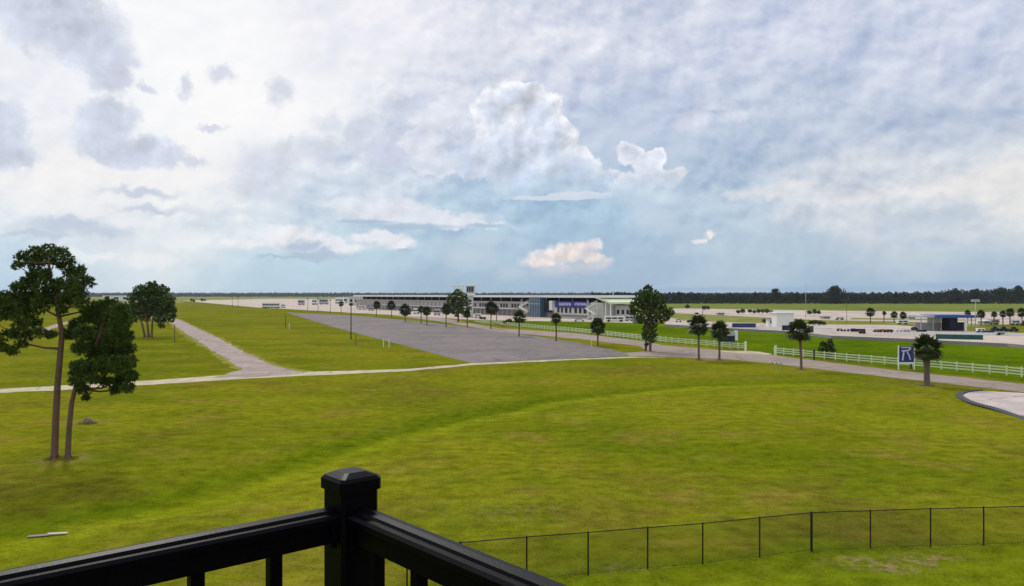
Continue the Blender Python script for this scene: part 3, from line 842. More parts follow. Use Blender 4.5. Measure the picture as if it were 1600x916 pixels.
# ------------------------------------------------------------ palms
def palm_meshes(seed, h, cr, tr_r=.18):
    r = random.Random(seed)
    tr = MB()
    bend = r.uniform(-.04, .04) * h
    zc = h - cr * 0.86
    ts = [0, .06, .2, .35, .5, .65, .8, .92, 1]
    pts = [(bend * (t ** 2), r.uniform(-.03, .03), -0.3 + (zc + .3) * t) for t in ts]
    tr.tube(pts, [tr_r * k * r.uniform(.95, 1.05) for k in (1.7, 1.3, 1.02, 1.0, .98, 1.05, 1.15, 1.35, .8)], 10)
    # boots: stubs of old leaf bases under the crown
    for i in range(26):
        an = i * 2.399; t = 1 - .30 * (i / 26)
        z = -0.3 + (zc + .3) * t; rr_ = tr_r * 1.05
        p = Vector((bend * t * t + math.cos(an) * rr_ * .8, math.sin(an) * rr_ * .8, z))
        q = p + Vector((math.cos(an) * tr_r * .9, math.sin(an) * tr_r * .9, tr_r * 1.0))
        tr.tube([p, q], [tr_r * .22, tr_r * .12], 4)
    crown = MB(); dead = MB()
    C0 = Vector((bend, 0, zc))
    def frond(mb, an, e, L, drop):
        dirv = Vector((math.cos(an) * math.cos(e), math.sin(an) * math.cos(e), math.sin(e)))
        side = Vector((-math.sin(an), math.cos(an), 0))
        p1 = C0 + dirv * L * 0.50 + Vector((0, 0, -drop * .2))
        mb.quad(tuple(C0 - side * .025), tuple(C0 + side * .025), tuple(p1 + side * .02), tuple(p1 - side * .02))
        nrm_ = side.cross(dirv)
        for k in range(11):
            a = (k - 5) / 5 * 1.75
            dd = (dirv * math.cos(a) + side * math.sin(a) + nrm_ * r.uniform(-.18, .18)).normalized()
            tip = p1 + dd * L * 0.52 * (1 - .16 * abs(a)) + Vector((0, 0, -drop * (0.5 + .4 * abs(a)) + r.uniform(-.05, .05) * L))
            mid = p1.lerp(tip, .45) + Vector((0, 0, drop * .18))
            w = (side * math.cos(a) - dirv * math.sin(a)) * 0.075 * L
            mb.quad(tuple(p1), tuple(mid - w), tuple(tip), tuple(mid + w))
    N_ = 52
    for i in range(N_):
        an = i * 2.399 + r.uniform(-.2, .2)
        e = 1.40 - 2.25 * (i / (N_ - 1)) ** 0.95 + r.uniform(-.12, .12)
        frond(crown, an, e, cr * r.uniform(.84, 1.10), cr * r.uniform(.06, .22))
    for i in range(16):
        frond(dead, i * 2.399, -0.95 + r.uniform(-.3, .35), cr * r.uniform(.55, .85), cr * .12)
    return (tr.mesh('trunk', M['palmbark'], True), crown.mesh('crown', M['palm']), dead.mesh('dead_fronds', M['dead']))

def palm(px, base_py, top_py, width_px, label, group, seed, d=None, dead=True, trunk_px=None):
    gx, gy = G(px, base_py)
    k = gy / F
    h = (base_py - top_py) * k
    cr = width_px * k / 2
    ms = palm_meshes(seed, h, cr, .18 if trunk_px is None else trunk_px * k / 2)
    root = empty('palm_tree', (gx, gy, 0), seed * 1.3)
    tag(root, label, 'palm tree', group)
    for nm, me in zip(('trunk', 'crown', 'dead_fronds'), ms):
        o = bpy.data.objects.new(nm, me); COL.objects.link(o); o.parent = root
    return root

GP = 'palms along the perimeter road'
palm(1448, 603, 519, 56.4, 'thick-trunked palm in front of the blue sign, nearest along the road', GP, 1, trunk_px=9)
palm(1252, 578, 498, 45.6, 'slim palm on the near road edge, left of the leafy fence shrub', GP, 2)
palm(1124, 563, 500, 38.4, 'palm with lopsided crown standing in front of the dark screen', GP, 3)
palm(1092, 563, 491, 40.8, 'slender palm just left of the palm by the dark screen', GP, 4)
palm(934, 541, 496, 33.6, 'palm between the tarmac and road, first left of the tallest bushy tree', GP, 5)
palm(869, 533, 488, 21.6, 'thin palm on the grass strip below the blue banner', GP, 6)
palm(811, 526, 484, 26.4, 'palm on the grass strip below the glass stair block', GP, 7)
palm(767, 514, 470, 26.4, 'palm right of the control tower with rounded green crown', GP, 8)
palm(730, 512, 484, 15.6, 'short palm close under the bushy tree by the tower', GP, 9)
palm(697, 511, 474, 21.6, 'palm just left of the bushy tree by the tower', GP, 10)
palm(667, 508, 478, 19.2, 'right palm of the close pair left of the tower', GP, 11)
palm(658, 506, 478, 14.4, 'left palm of the close pair left of the tower', GP, 12)
palm(633, 503, 474, 24.0, 'full-crowned palm at the far tarmac edge beside the low gallery', GP, 13)
palm(612, 497, 469, 18.0, 'tall palm left of the full-crowned palm at the far tarmac edge', GP, 14)
palm(588, 495, 470, 15.6, 'farthest left palm in front of the long gallery', GP, 15)
palm(533, 489, 470, 10.8, 'small dark palm behind the thin lamp post', GP, 16)
palm(776, 503, 478, 10.8, 'small palm directly right of the rounded tower palm', GP, 17)
GQ = 'palms beyond the race track'
for i, (px, base, top, w, lab) in enumerate([
        (1360, 505, 480, 18, 'largest crowned palm on the strip between track and pale paddock'),
        (1381, 504, 486, 8, 'thin small palm right of the largest track-side palm'),
        (1397, 504, 486, 14, 'left palm of the bushy track-side pair'),
        (1411, 504, 487, 14, 'right palm of the bushy track-side pair'),
        (1533, 509, 484, 16, 'palm immediately right of the blue canopy'),
        (1512, 505, 484, 12, 'palm top showing over the blue canopy roof'),
        (1553, 509, 486, 12, 'second palm right of the blue canopy'),
        (1567, 509, 485, 13, 'third palm right of the blue canopy'),
        (1578, 508, 481, 17, 'tallest palm at the far right paddock'),
        (1597, 508, 481, 18, 'palm at the right edge of the frame in the far paddock')]):
    palm(px, base, top, w, lab, GQ, 30 + i)

def bush(px, base_py, clumps, label, group=None, size=0.22, mat='shrub', name='shrub', density=11):
    gx, gy = G(px, base_py)
    k = gy / F
    root = empty(name, (gx, gy, 0)); tag(root, label, 'shrub', group)
    ells = []; st = MB()
    for (cx, cy, r) in clumps:
        rm = r * k
        c = (X(cx, gy) - gx, random.uniform(-.4, .4) * rm, max(Z(cy, gy), rm * .5))
        ells.append((*c, rm, rm, rm * .85, int(density * rm * rm / size ** 2) + 8))
        st.tube([(c[0] * .3, 0, -.1), (c[0] * .7, c[1] * .5, c[2] * .5), c], [.06, .05, .02], 5)
    st.build('stem', M['bark'], root)
    V, Fc = leaf_cloud(ells, size, .5)
    raw_mesh('foliage', V, Fc, M[mat], root)
    return root
bush(1292, 561, [(1286, 538, 6), (1296, 541, 7), (1290, 547, 6), (1301, 548, 5), (1282, 546, 4), (1297, 533, 4), (1293, 554, 4)], 'leafy green shrub growing through the white fence by the road')
bush(793, 509, [(790, 503, 4), (796, 502, 5)], 'small round bush at the white fence below the building windows', size=.3)
bush(806, 511, [(752, 497, 3), (757, 497, 3)], 'low dark bush beside the small palm near the tower', size=.3)
GH = 'dark shrubs beside the paddock'
for (px, py, cl, lab) in [
        (1157, 491, [(1153, 487, 3.4), (1160, 486, 4)], 'dark shrub leftmost of the row at the pale paddock edge'),
        (1174, 491.5, [(1172, 486, 3.6), (1178, 487, 3.4)], 'second dark shrub of the row at the pale paddock edge'),
        (1189, 492, [(1185, 486, 4), (1192, 486, 3.5)], 'third dark shrub of the row at the pale paddock edge'),
        (1201, 492, [(1199, 486, 4.2), (1205, 487, 3.5)], 'dark shrub at the right end of the paddock row'),
        (1201, 507, [(1195, 501.5, 4.5), (1202, 501.5, 4.5), (1209, 502, 4.5)], 'rusty olive hedge block left of the white hut'),
        (1270, 495, [(1265, 488, 4), (1272, 487, 4.5), (1279, 488, 3.5)], 'upper dark shrub right of the white hut'),
        (1275, 509, [(1266, 504, 4), (1273, 504, 4.5), (1281, 504, 4.5), (1287, 505, 3.5)], 'long low dark hedge right of the white hut'),
        (1103, 486, [(1101, 481, 4), (1106, 481, 3.5)], 'small dark shrub alone in the far paddock'),
        (1074, 485, [(1074, 479, 4)], 'dark shrub near the far field left edge')]:
    bush(px, py, cl, lab, GH, size=.38)
GL = 'bushes in the far left field'
bush(300, 474, [(299, 469, 2.6), (303, 470, 2.4)], 'small far bush left of the other, beyond the gravel road', GL, .7)
bush(317, 473.5, [(316, 468.6, 2.4), (320, 469, 2)], 'small far bush right of the other, beyond the gravel road', GL, .7)

# ------------------------------------------------------------ woods at the horizon
def wood_band(name, x_of, n, d0, d1, top_fn, leaf, per, mat, rowcore=True):
    Vs = []; ells = []
    core = MB()
    for i in range(n):
        t = (i + rng.random()) / n
        px = x_of[0] + (x_of[1] - x_of[0]) * t
        d = d0 + (d1 - d0) * rng.random()
        h = (EYE + (HY - top_fn(px)) * d / F) * (0.80 + 0.28 * rng.random())
        w = h * (0.20 + .14 * rng.random())
        x = X(px, d)
        ells.append((x, d, h * .58, w, w, h * .42, per))
        ells.append((x + rng.normal() * w * .5, d, h * .25, w * 1.2, w, h * .25, per // 2))
    V, Fc = leaf_cloud(ells, leaf, .65, 2.4)
    o = raw_mesh(name, V, Fc, mat)
    tag(o, kind='stuff')
    return o
def right_top(px):
    pts = [(900, 456.5), (1050, 457), (1120, 458), (1180, 457), (1250, 457.5), (1400, 457), (1480, 454), (1530, 453), (1600, 450), (2300, 449)]
    return float(np.interp(px, [p[0] for p in pts], [p[1] for p in pts]))
wood_band('near_wood', (925, 2300), 520, 985, 1120, right_top, 1.15, 170, M['wood'])
wood_band('far_wood', (-700, 1300), 1500, 4200, 4800, lambda px: 457.3, 3.6, 46, M['farwood'])
# low scrub closing the foot of the near wood
ells = [(X(px, 980), 975 + 10 * random.random(), 2.0, 5.5, 4, 2.6, 60) for px in np.arange(925, 2300, 5.5)]
V, Fc = leaf_cloud(ells, 0.9, .6); tag(raw_mesh('wood_edge_scrub', V, Fc, M['wood']), kind='stuff')

GT = 'large trees at the wood edge'
for (px, top, w, lab) in [
        (1306, 446.5, 34, 'broad domed tree rising alone above the right treeline'),
        (1212, 451, 20, 'flat-topped dark tree in the treeline above the white hut'),
        (1180, 456, 14, 'low rounded tree in the treeline left of the flat-topped one'),
        (1492, 450, 24, 'rounded dark tree above the blue canopy'),
        (1525, 452, 22, 'second rounded tree right of the one above the canopy'),
        (1562, 448, 24, 'tall dense tree near the right end of the treeline'),
        (1590, 446, 24, 'tallest dark tree at the right end of the treeline'),
        (1400, 455.5, 16, 'small tree crest in the treeline above the palm pair'),
        (1062, 456, 14, 'small dome in the treeline right of the tallest bushy tree'),
        (926, 456, 9, 'small dark tree peeping above the gallery roof end')]:
    d = 955
    k = F / d
    yb = HY + EYE * k
    cl = []
    h = yb - top
    rr = random.Random(int(px))
    for j in range(20):
        t = rr.random()
        yy = top + h * (.16 + .62 * t)
        ww = w * .5 * (0.45 + .65 * min(1, t * 1.6))
        cl.append((px + rr.uniform(-1, 1) * ww * .8, yy, w * .17 + rr.random() * w * .06))
    cl.append((px, top + w * .16, w * .16))
    leafy_tree('wood_edge_tree', px, yb, [[(px, yb - 1), (px, yb - h * .35), (px, yb - h * .55)]], cl, 1.0, 6.0, M['wood'], lab, GT, .35, d=d)

# ------------------------------------------------------------ near balcony railing
S = 0.8
def bal():
    A = Vector((0.7555, 0.655, 0)); B = Vector((0.655, -0.7555, 0)); UP = Vector((0, 0, 1))
    C = Vector((-0.41 * S, 2.0 * S, 0))
    z = lambda v: EYE - v * S
    root = empty('balcony_railing', (C.x, C.y, EYE - 1.75 * S))
    tag(root, 'black metal balcony railing meeting at a capped corner post', 'railing')
    inv = Vector((C.x, C.y, EYE - 1.75 * S))
    def sq(mb, c, w, z0, z1, ch=0.0, w1=None):
        w1 = w if w1 is None else w1
        rows = []
        for ww, zz in ((w, z0), (w1, z1)):
            h = ww / 2; e = ch
            loc = [(-h + e, -h), (h - e, -h), (h, -h + e), (h, h - e), (h - e, h), (-h + e, h), (-h, h - e), (-h, -h + e)]
            rows.append([tuple(c + A * u + B * v + UP * zz - inv) for (u, v) in loc])
        n = len(mb.v); mb.v += rows[0] + rows[1]
        for i in range(8):
            j = (i + 1) % 8; mb.f.append((n + i, n + j, n + 8 + j, n + 8 + i))
        mb.f.append(tuple(n + 7 - i for i in range(8))); mb.f.append(tuple(n + 8 + i for i in range(8)))
    mb = MB(); sq(mb, C, .103 * S, z(1.75), z(.479), .008 * S)
    cpost = mb.build('corner_post', M['black'], root)
    mb = MB()
    sq(mb, C, .117 * S, z(.490), z(.464), .010 * S)
    sq(mb, C, .117 * S, z(.4639), z(.456), .010 * S, .104 * S)
    sq(mb, C, .104 * S, z(.4559), z(.446), .008 * S, .060 * S)
    mb.build('post_cap', M['black'], cpost)
    # top rail: rounded cap with a groove each side, over a deeper body
    prof = [(-.030, -.612), (-.030, -.566), (-.044, -.562), (-.046, -.548), (-.038, -.541), (-.022, -.540), (-.018, -.533), (0.0, -.530), (.018, -.533), (.022, -.540),
            (.038, -.541), (.046, -.548), (.044, -.562), (.030, -.566), (.030, -.612)]
    prof = [(u * S * .92, v * S) for (u, v) in prof]
    def rail(D, N, L):
        a = C - inv + D * (.0515 * S); b = C - inv + D * L
        a = Vector((a.x, a.y, 1.75 * S)); b = Vector((b.x, b.y, 1.75 * S))
        mb = MB(); mb.extrude(prof, a, b, N, UP); mb.build('top_rail', M['black'], root)
        mb = MB(); pr = [(-.022 * S, -1.60 * S), (.022 * S, -1.60 * S), (.022 * S, -1.55 * S), (-.022 * S, -1.55 * S)]
        mb.extrude(pr, a, b, N, UP); mb.build('bottom_rail', M['black'], root)
    rail(-A, B, 1.9); rail(B, A, 1.9)
    # brackets where the rails meet the post
    for D, N in ((-A, B), (B, A)):
        mb = MB(); c = C - inv + D * .058 * S
        c = Vector((c.x, c.y, 1.75 * S))
        mb.extrude([(-.036 * S, -.622 * S), (.036 * S, -.622 * S), (.036 * S, -.556 * S), (-.036 * S, -.556 * S)], c, c + D * .016 * S, N, UP)
        mb.build('bracket', M['black'], root)
    def baluster(D, t):
        mb = MB(); sq(mb, C + D * t * S, .031 * S, z(1.56), z(.61), .003 * S)
        mb.build('baluster', M['black'], root)
    for i in range(11): baluster(-A, .205 + .182 * i)
    for i in range(11): baluster(B, .125 + .182 * i)
bal()

# ------------------------------------------------------------ chain-link fence
def chain_fence():
    tops = [(560, 0), (720, 848), (823, 839), (919, 832), (1012, 824.5), (1098, 818), (1187, 809), (1268, 801), (1360, 798), (1454, 795), (1537, 793), (1625, 790.5), (1712, 788), (1800, 785.5)]
    hp = 1.67
    pos = []
    for px, py in tops[1:]:
        d = F * (EYE - hp) / (py - HY)
        pos.append(Vector((X(px, d), d, 0)))
    step = pos[0] - pos[1]
    e = Vector((X(548, 28.3), 28.3, 0))
    pos = [e, e.lerp(pos[0], .5)] + pos
    root = empty('chain_link_fence', (pos[8].x, pos[8].y, 0))
    tag(root, 'black chain-link fence crossing the near lawn at lower right', 'fence')
    o = pos[8]
    wires = MB()
    for i, p in enumerate(pos):
        big = i in (8,)
        r = .055 if big else .032
        mb = MB(); q = p - o
        mb.tube([(q.x, q.y, -.4), (q.x, q.y, hp + .03), (q.x, q.y, hp + .06)], [r, r, r * .4], 8)
        mb.build('fence_post', M['darkpost'], root, smooth=False)
        if i + 1 < len(pos):
            a, b = p - o, pos[i + 1] - o
            mb = MB(); mb.tube([(a.x, a.y, hp), (b.x, b.y, hp)], .021, 6); mb.build('top_rail', M['darkpost'], root)
            mb = MB(); mb.tube([(a.x, a.y, .06), (b.x, b.y, .06)], .006, 4); mb.build('tension_wire', M['darkpost'], root)
            L = (b - a).length; u = (b - a) / L; nrm = Vector((-u.y, u.x, 0))
            pitch = .085
            n = int((L + hp) / pitch)
            for k in range(n + 1):
                s0 = k * pitch
                for sg in (1, -1):
                    # diagonal wires clipped to the bay
                    x0, z0 = (s0, .05) if sg < 0 else (s0 - hp, .05)
                    x1, z1 = (x0 - (hp - .05), hp) if sg < 0 else (x0 + hp - .05, hp)
                    if sg > 0 and x0 < 0: z0 += -x0; x0 = 0
                    if sg > 0 and x1 > L: z1 -= (x1 - L); x1 = L
                    if sg < 0 and x0 > L: z0 += (x0 - L); x0 = L
                    if sg < 0 and x1 < 0: z1 -= -x1; x1 = 0
                    if z1 - z0 < .02: continue
                    P0 = a + u * x0 + Vector((0, 0, z0)); P1 = a + u * x1 + Vector((0, 0, z1))
                    wv = Vector((u.x * .7, u.y * .7, -.7 if sg > 0 else .7)) * .0036
                    off = nrm * .0036
                    n0 = len(wires.v)
                    wires.v += [tuple(P0 - wv), tuple(P0 + wv), tuple(P0 + off), tuple(P1 - wv), tuple(P1 + wv), tuple(P1 + off)]
                    wires.f += [(n0, n0 + 1, n0 + 4, n0 + 3), (n0 + 1, n0 + 2, n0 + 5, n0 + 4), (n0 + 2, n0, n0 + 3, n0 + 5)]
    w = wires.build('wire_mesh', M['darkpost'], root)
    w['kind'] = 'stuff'
chain_fence()

# ------------------------------------------------------------ white three-rail fences
def rail_fence(pxs, label, step=2.33, h=1.38):
    pts = [Vector((*G(*p), 0)) for p in pxs]
    o = pts[0].copy()
    root = empty('white_fence', o); tag(root, label, 'fence', 'white fences along the road')
    post = MB().bbox(-.075, .075, -.075, .075, -.3, h, .012).mesh('post', M['cream'])
    for a, b in zip(pts, pts[1:]):
        L = (b - a).length; n = max(1, round(L / step)); u = (b - a) / L
        ang = math.atan2(u.y, u.x)
        for i in range(n + (1 if b is pts[-1] else 0)):
            q = a + u * (L * i / n) - o
            e = bpy.data.objects.new('post', post); COL.objects.link(e); e.parent = root
            e.location = q; e.rotation_euler = (0, 0, ang)
        nv = Vector((-u.y, u.x, 0))
        chunks = max(1, round(L / (step * 4)))
        for z in (.38, .76, 1.16):
            for c in range(chunks):
                s0 = a + u * (L * c / chunks) - o; s1 = a + u * (L * (c + 1) / chunks - .004) - o
                mb = MB(); mb.extrude([(-.025, z - .085), (.025, z - .085), (.025, z + .085), (-.025, z + .085)], s0, s1, nv, (0, 0, 1))
                mb.build('rail', M['cream'], root)
rail_fence([(1700, 600.5), (1573, 587), (1323, 565), (1210, 553.8)], 'white three-rail fence along the road, right of the driveway gap')
rail_fence([(1166, 547), (1040, 535.5), (900, 519.5), (800, 510.2), (742, 504)], 'white three-rail fence running far left from the driveway gap')

# ------------------------------------------------------------ signs, screen, posts
def oriented(name, px, py, rz, label, cat, group=None):
    r = empty(name, (*G(px, py), 0), rz); tag(r, label, cat, group); return r

def blue_sign():
    gx, gy = G(1416, 578); k = gy / F
    r = empty('sign', (gx, gy, 0), 0.05); tag(r, 'square dark blue sign with pale emblem on white posts by the road', 'sign')
    x0, x1 = -11.5 * k, 12.5 * k
    z0, z1 = Z(566, gy), Z(541.5, gy)
    MB().bbox(x0, x1, -.05, .05, z0, z1, .01).build('sign_panel', M['signblue'], r)
    for x in (x0 - .09, x1 + .02):
        MB().bbox(x - .07, x + .07, -.07, .07, -.3, z1 + (.12 if x < 0 else -.1), .01).build('post', M['white'], r)
    MB().bbox(x0, x1, -.06, .06, z0 - .28, z0 - .01, .01).build('skirt_board', M['white'], r)
    MB().box(x1 - .55, x1 - .25, .08, .14, z0 - 1.0, z0 - .3).build('backing_board', M['darkgrey'], r)
    # emblem: a flagged bar with two legs below it
    def stroke(pts, w):
        mb = MB()
        for (a, b) in zip(pts, pts[1:]):
            A_ = Vector((x0 + (x1 - x0) * a[0], -.075, z0 + (z1 - z0) * a[1])); B_ = Vector((x0 + (x1 - x0) * b[0], -.075, z0 + (z1 - z0) * b[1]))
            t = (B_ - A_).normalized(); nn = Vector((-t.z, 0, t.x)) * w
            mb.extrude([(-1, -.005), (1, -.005), (1, .012), (-1, .012)], A_, B_, nn, (0, 1, 0))
        return mb
    stroke([(.12, .93), (.80, .93)], .07).build('emblem', M['lettering'], r)
    stroke([(.16, .72), (.60, .74), (.78, .90)], .11).build('emblem', M['lettering'], r)
    stroke([(.30, .70), (.22, .12)], .12).build('emblem', M['lettering'], r)
    stroke([(.52, .66), (.66, .42), (.74, .14)], .09).build('emblem', M['lettering'], r)
blue_sign()

def screen():
    gx, gy = G(1136, 545); k = gy / F
    r = empty('display_screen', (gx, gy, 0), 0.06); tag(r, 'dark outdoor screen with white side frame behind the left road fence', 'screen')
    x0, x1 = -15 * k, 12 * k
    z0, z1 = Z(534, gy), Z(525, gy)
    MB().bbox(x0, x1, -.25, .25, z0, z1, .04).build('screen_panel', M['navy'], r)
    MB().bbox(x0 + .8, x1, -.22, .22, z1 + .01, Z(519, gy), .04).build('top_cabinet', M['steel'], r)
    MB().bbox(x1 + .02, x1 + .62, -.3, .3, Z(532, gy), Z(517, gy), .03).build('side_frame', M['white'], r)
    for x in (x0 + .5, x1 - .6):
        MB().bbox(x - .12, x + .12, -.12, .12, -.3, z0, .02).build('leg', M['steel'], r)
screen()

def gate_post(px, py, h, label):
    gx, gy = G(px, py); r = empty('gate_post', (gx, gy, 0)); tag(r, label, 'post')
    MB().bbox(-.16, .16, -.16, .16, -.3, h, .02).build('post', M['cream'], r)
    MB().bbox(-.20, .20, -.20, .20, h + .003, h + .12, .03).build('post_cap', M['cream'], r)
gate_post(1165, 550, 1.9, 'cream gate post left of the driveway gap')
gate_post(1212, 555.5, 1.7, 'cream gate post right of the driveway gap')

def marker(px, py, top_py, label, mat='cream', w=.07, group='thin marker posts'):
    gx, gy = G(px, py); h = (py - top_py) * gy / F
    r = empty('marker_post', (gx, gy, 0)); tag(r, label, 'post', group)
    MB().bbox(-w, w, -w, w, -.3, h, w * .3).build('shaft', M[mat], r)
    MB().bbox(-w * 1.25, w * 1.25, -w * 1.25, w * 1.25, h * .78, h * .9, w * .3).build('reflector_band', M['white' if mat == 'cream' else 'darkgrey'], r)
marker(1207, 579, 566, 'leftmost of three ochre stakes on the grass by the near road edge', 'stake', .06)
marker(1214, 580, 566, 'middle of three ochre stakes on the grass by the near road edge', 'stake', .06)
marker(1220, 580, 567, 'rightmost of three ochre stakes on the grass by the near road edge', 'stake', .06)
marker(1162, 560, 551, 'short pale stake on the road side below the gate post')
marker(599, 543, 530, 'left of two pale posts at the near edge of the tarmac', w=.09)
marker(608, 544, 531, 'right of two pale posts at the near edge of the tarmac', w=.09)
marker(924, 541, 530, 'pale stake beside the palm left of the tallest bushy tree')
marker(1272, 563, 546, 'dark short post beside the leafy fence shrub', 'darkgrey', .13)
marker(273, 536, 507, 'thin dark stake beside the gravel road near the round tree', 'darkgrey', .06)
marker(452, 515, 505, 'short pale stake beside the slim far tarmac pole', w=.1)
marker(556, 541, 523, 'slim stake just right of the thin lamp post', 'timber', .06)

def lamp(px, base, top, label, head=True, group=None, mat='darkgrey', rb=.11, hr=.5):
    gx, gy = G(px, base); h = (base - top) * gy / F
    r = empty('lamp_post', (gx, gy, 0)); tag(r, label, 'lamp post', group)
    MB().tube([(0, 0, -.3), (0, 0, .5), (0, 0, h - .4)], [rb * 1.5, rb, rb * .7], 8).build('pole', M[mat], r, smooth=True)
    if head:
        MB().tube([(0, 0, h - 1.5 * hr), (0, 0, h - hr * .9), (0, 0, h - .3 * hr), (0, 0, h)], [.12, hr, hr * .8, .1], 10).build('lamp_head', M['darkgrey'], r, smooth=True)
    return r
lamp(548.5, 530, 473, 'thin dark post with small round head at the tarmac edge', rb=.16, hr=.55)
lamp(446, 511, 489, 'slim bare dark pole left of the tarmac', head=False, rb=.13)
GF = 'slim lamp posts in the far paddock'
for px, base, top, lab in [(363, 481, 462, 'slim far pole left of the white bus'), (372, 481, 463, 'slim far pole closest left of the white bus'),
                           (481, 486.5, 466, 'slim far lamp left of the tarmac end'), (497, 487.5, 466, 'second slim far lamp by the tarmac end'),
                           (516, 489, 468, 'third slim far lamp by the tarmac end'), (1098, 500, 478, 'slim pole in the dry strip beyond the palms')]:
    lamp(px, base, top, lab, True, GF, rb=.16, hr=.6)

def mast(px, base, top, label, arm=0.0, mat='steel', r0=.16, group='tall masts'):
    gx, gy = G(px, base); h = (base - top) * gy / F
    r = empty('mast', (gx, gy, 0)); tag(r, label, 'mast', group)
    MB().tube([(0, 0, -.3), (0, 0, h)], [r0, r0 * .5], 8).build('pole', M[mat], r, smooth=True)
    if arm:
        MB().bbox(-arm, arm, -.1, .1, h - .25, h, .02).build('crossarm', M[mat], r)
        for x in (-arm * .9, -arm * .3, arm * .3, arm * .9):
            MB().bbox(x - .22, x + .22, -.25, .1, h - .75, h - .27, .03).build('floodlight', M['steel'], r)
mast(1524, 518, 468, 'pale floodlight mast with crossbar right of the blue canopy', arm=1.2)
mast(1259, 497, 438, 'very tall faint thin mast behind the white hut', r0=.16)
mast(1323, 505, 470, 'slim reddish mast on the strip left of the largest track palm', r0=.10, mat='timber')
mast(652, 475, 438, 'faint tall mast above the long gallery roof', r0=.22)
mast(958, 497, 456, 'short mast at the right end of the gallery', r0=.2, mat='white')

# ------------------------------------------------------------ boulder and loose board
g = G(137, 663)
r = empty('boulder', (*g, 0)); tag(r, 'small pale brown boulder lying on the lawn behind the pines', 'boulder')
MB().ico((0, 0, .22), (.42, .34, .36), .14).build('rock', M['stone'], r, smooth=False)
MB().ico((.30, .1, .14), (.26, .22, .22), .14).build('rock', M['stone'], r, smooth=False)
g = G(72, 838)
zb = float(ground_z(np.array([g[0]]), np.array([g[1]]))[0]) + .04
r = empty('loose_board', (*g, zb), R(12)); tag(r, 'white flat strip lying on the lawn at lower left', 'board')
mb = MB(); mb.extrude([(-.11, 0), (.11, 0), (.10, .03), (-.10, .025)], (-.75, -.05, 0), (.15, .02, .005), (0, 1, 0), (0, 0, 1)); mb.build('board', M['grey'], r)
mb = MB(); mb.extrude([(-.09, 0), (.09, 0), (.085, .03), (-.085, .035)], (.05, .06, .04), (.85, .12, .008), (0, 1, 0), (0, 0, 1)); mb.build('board', M['palewall'], r)

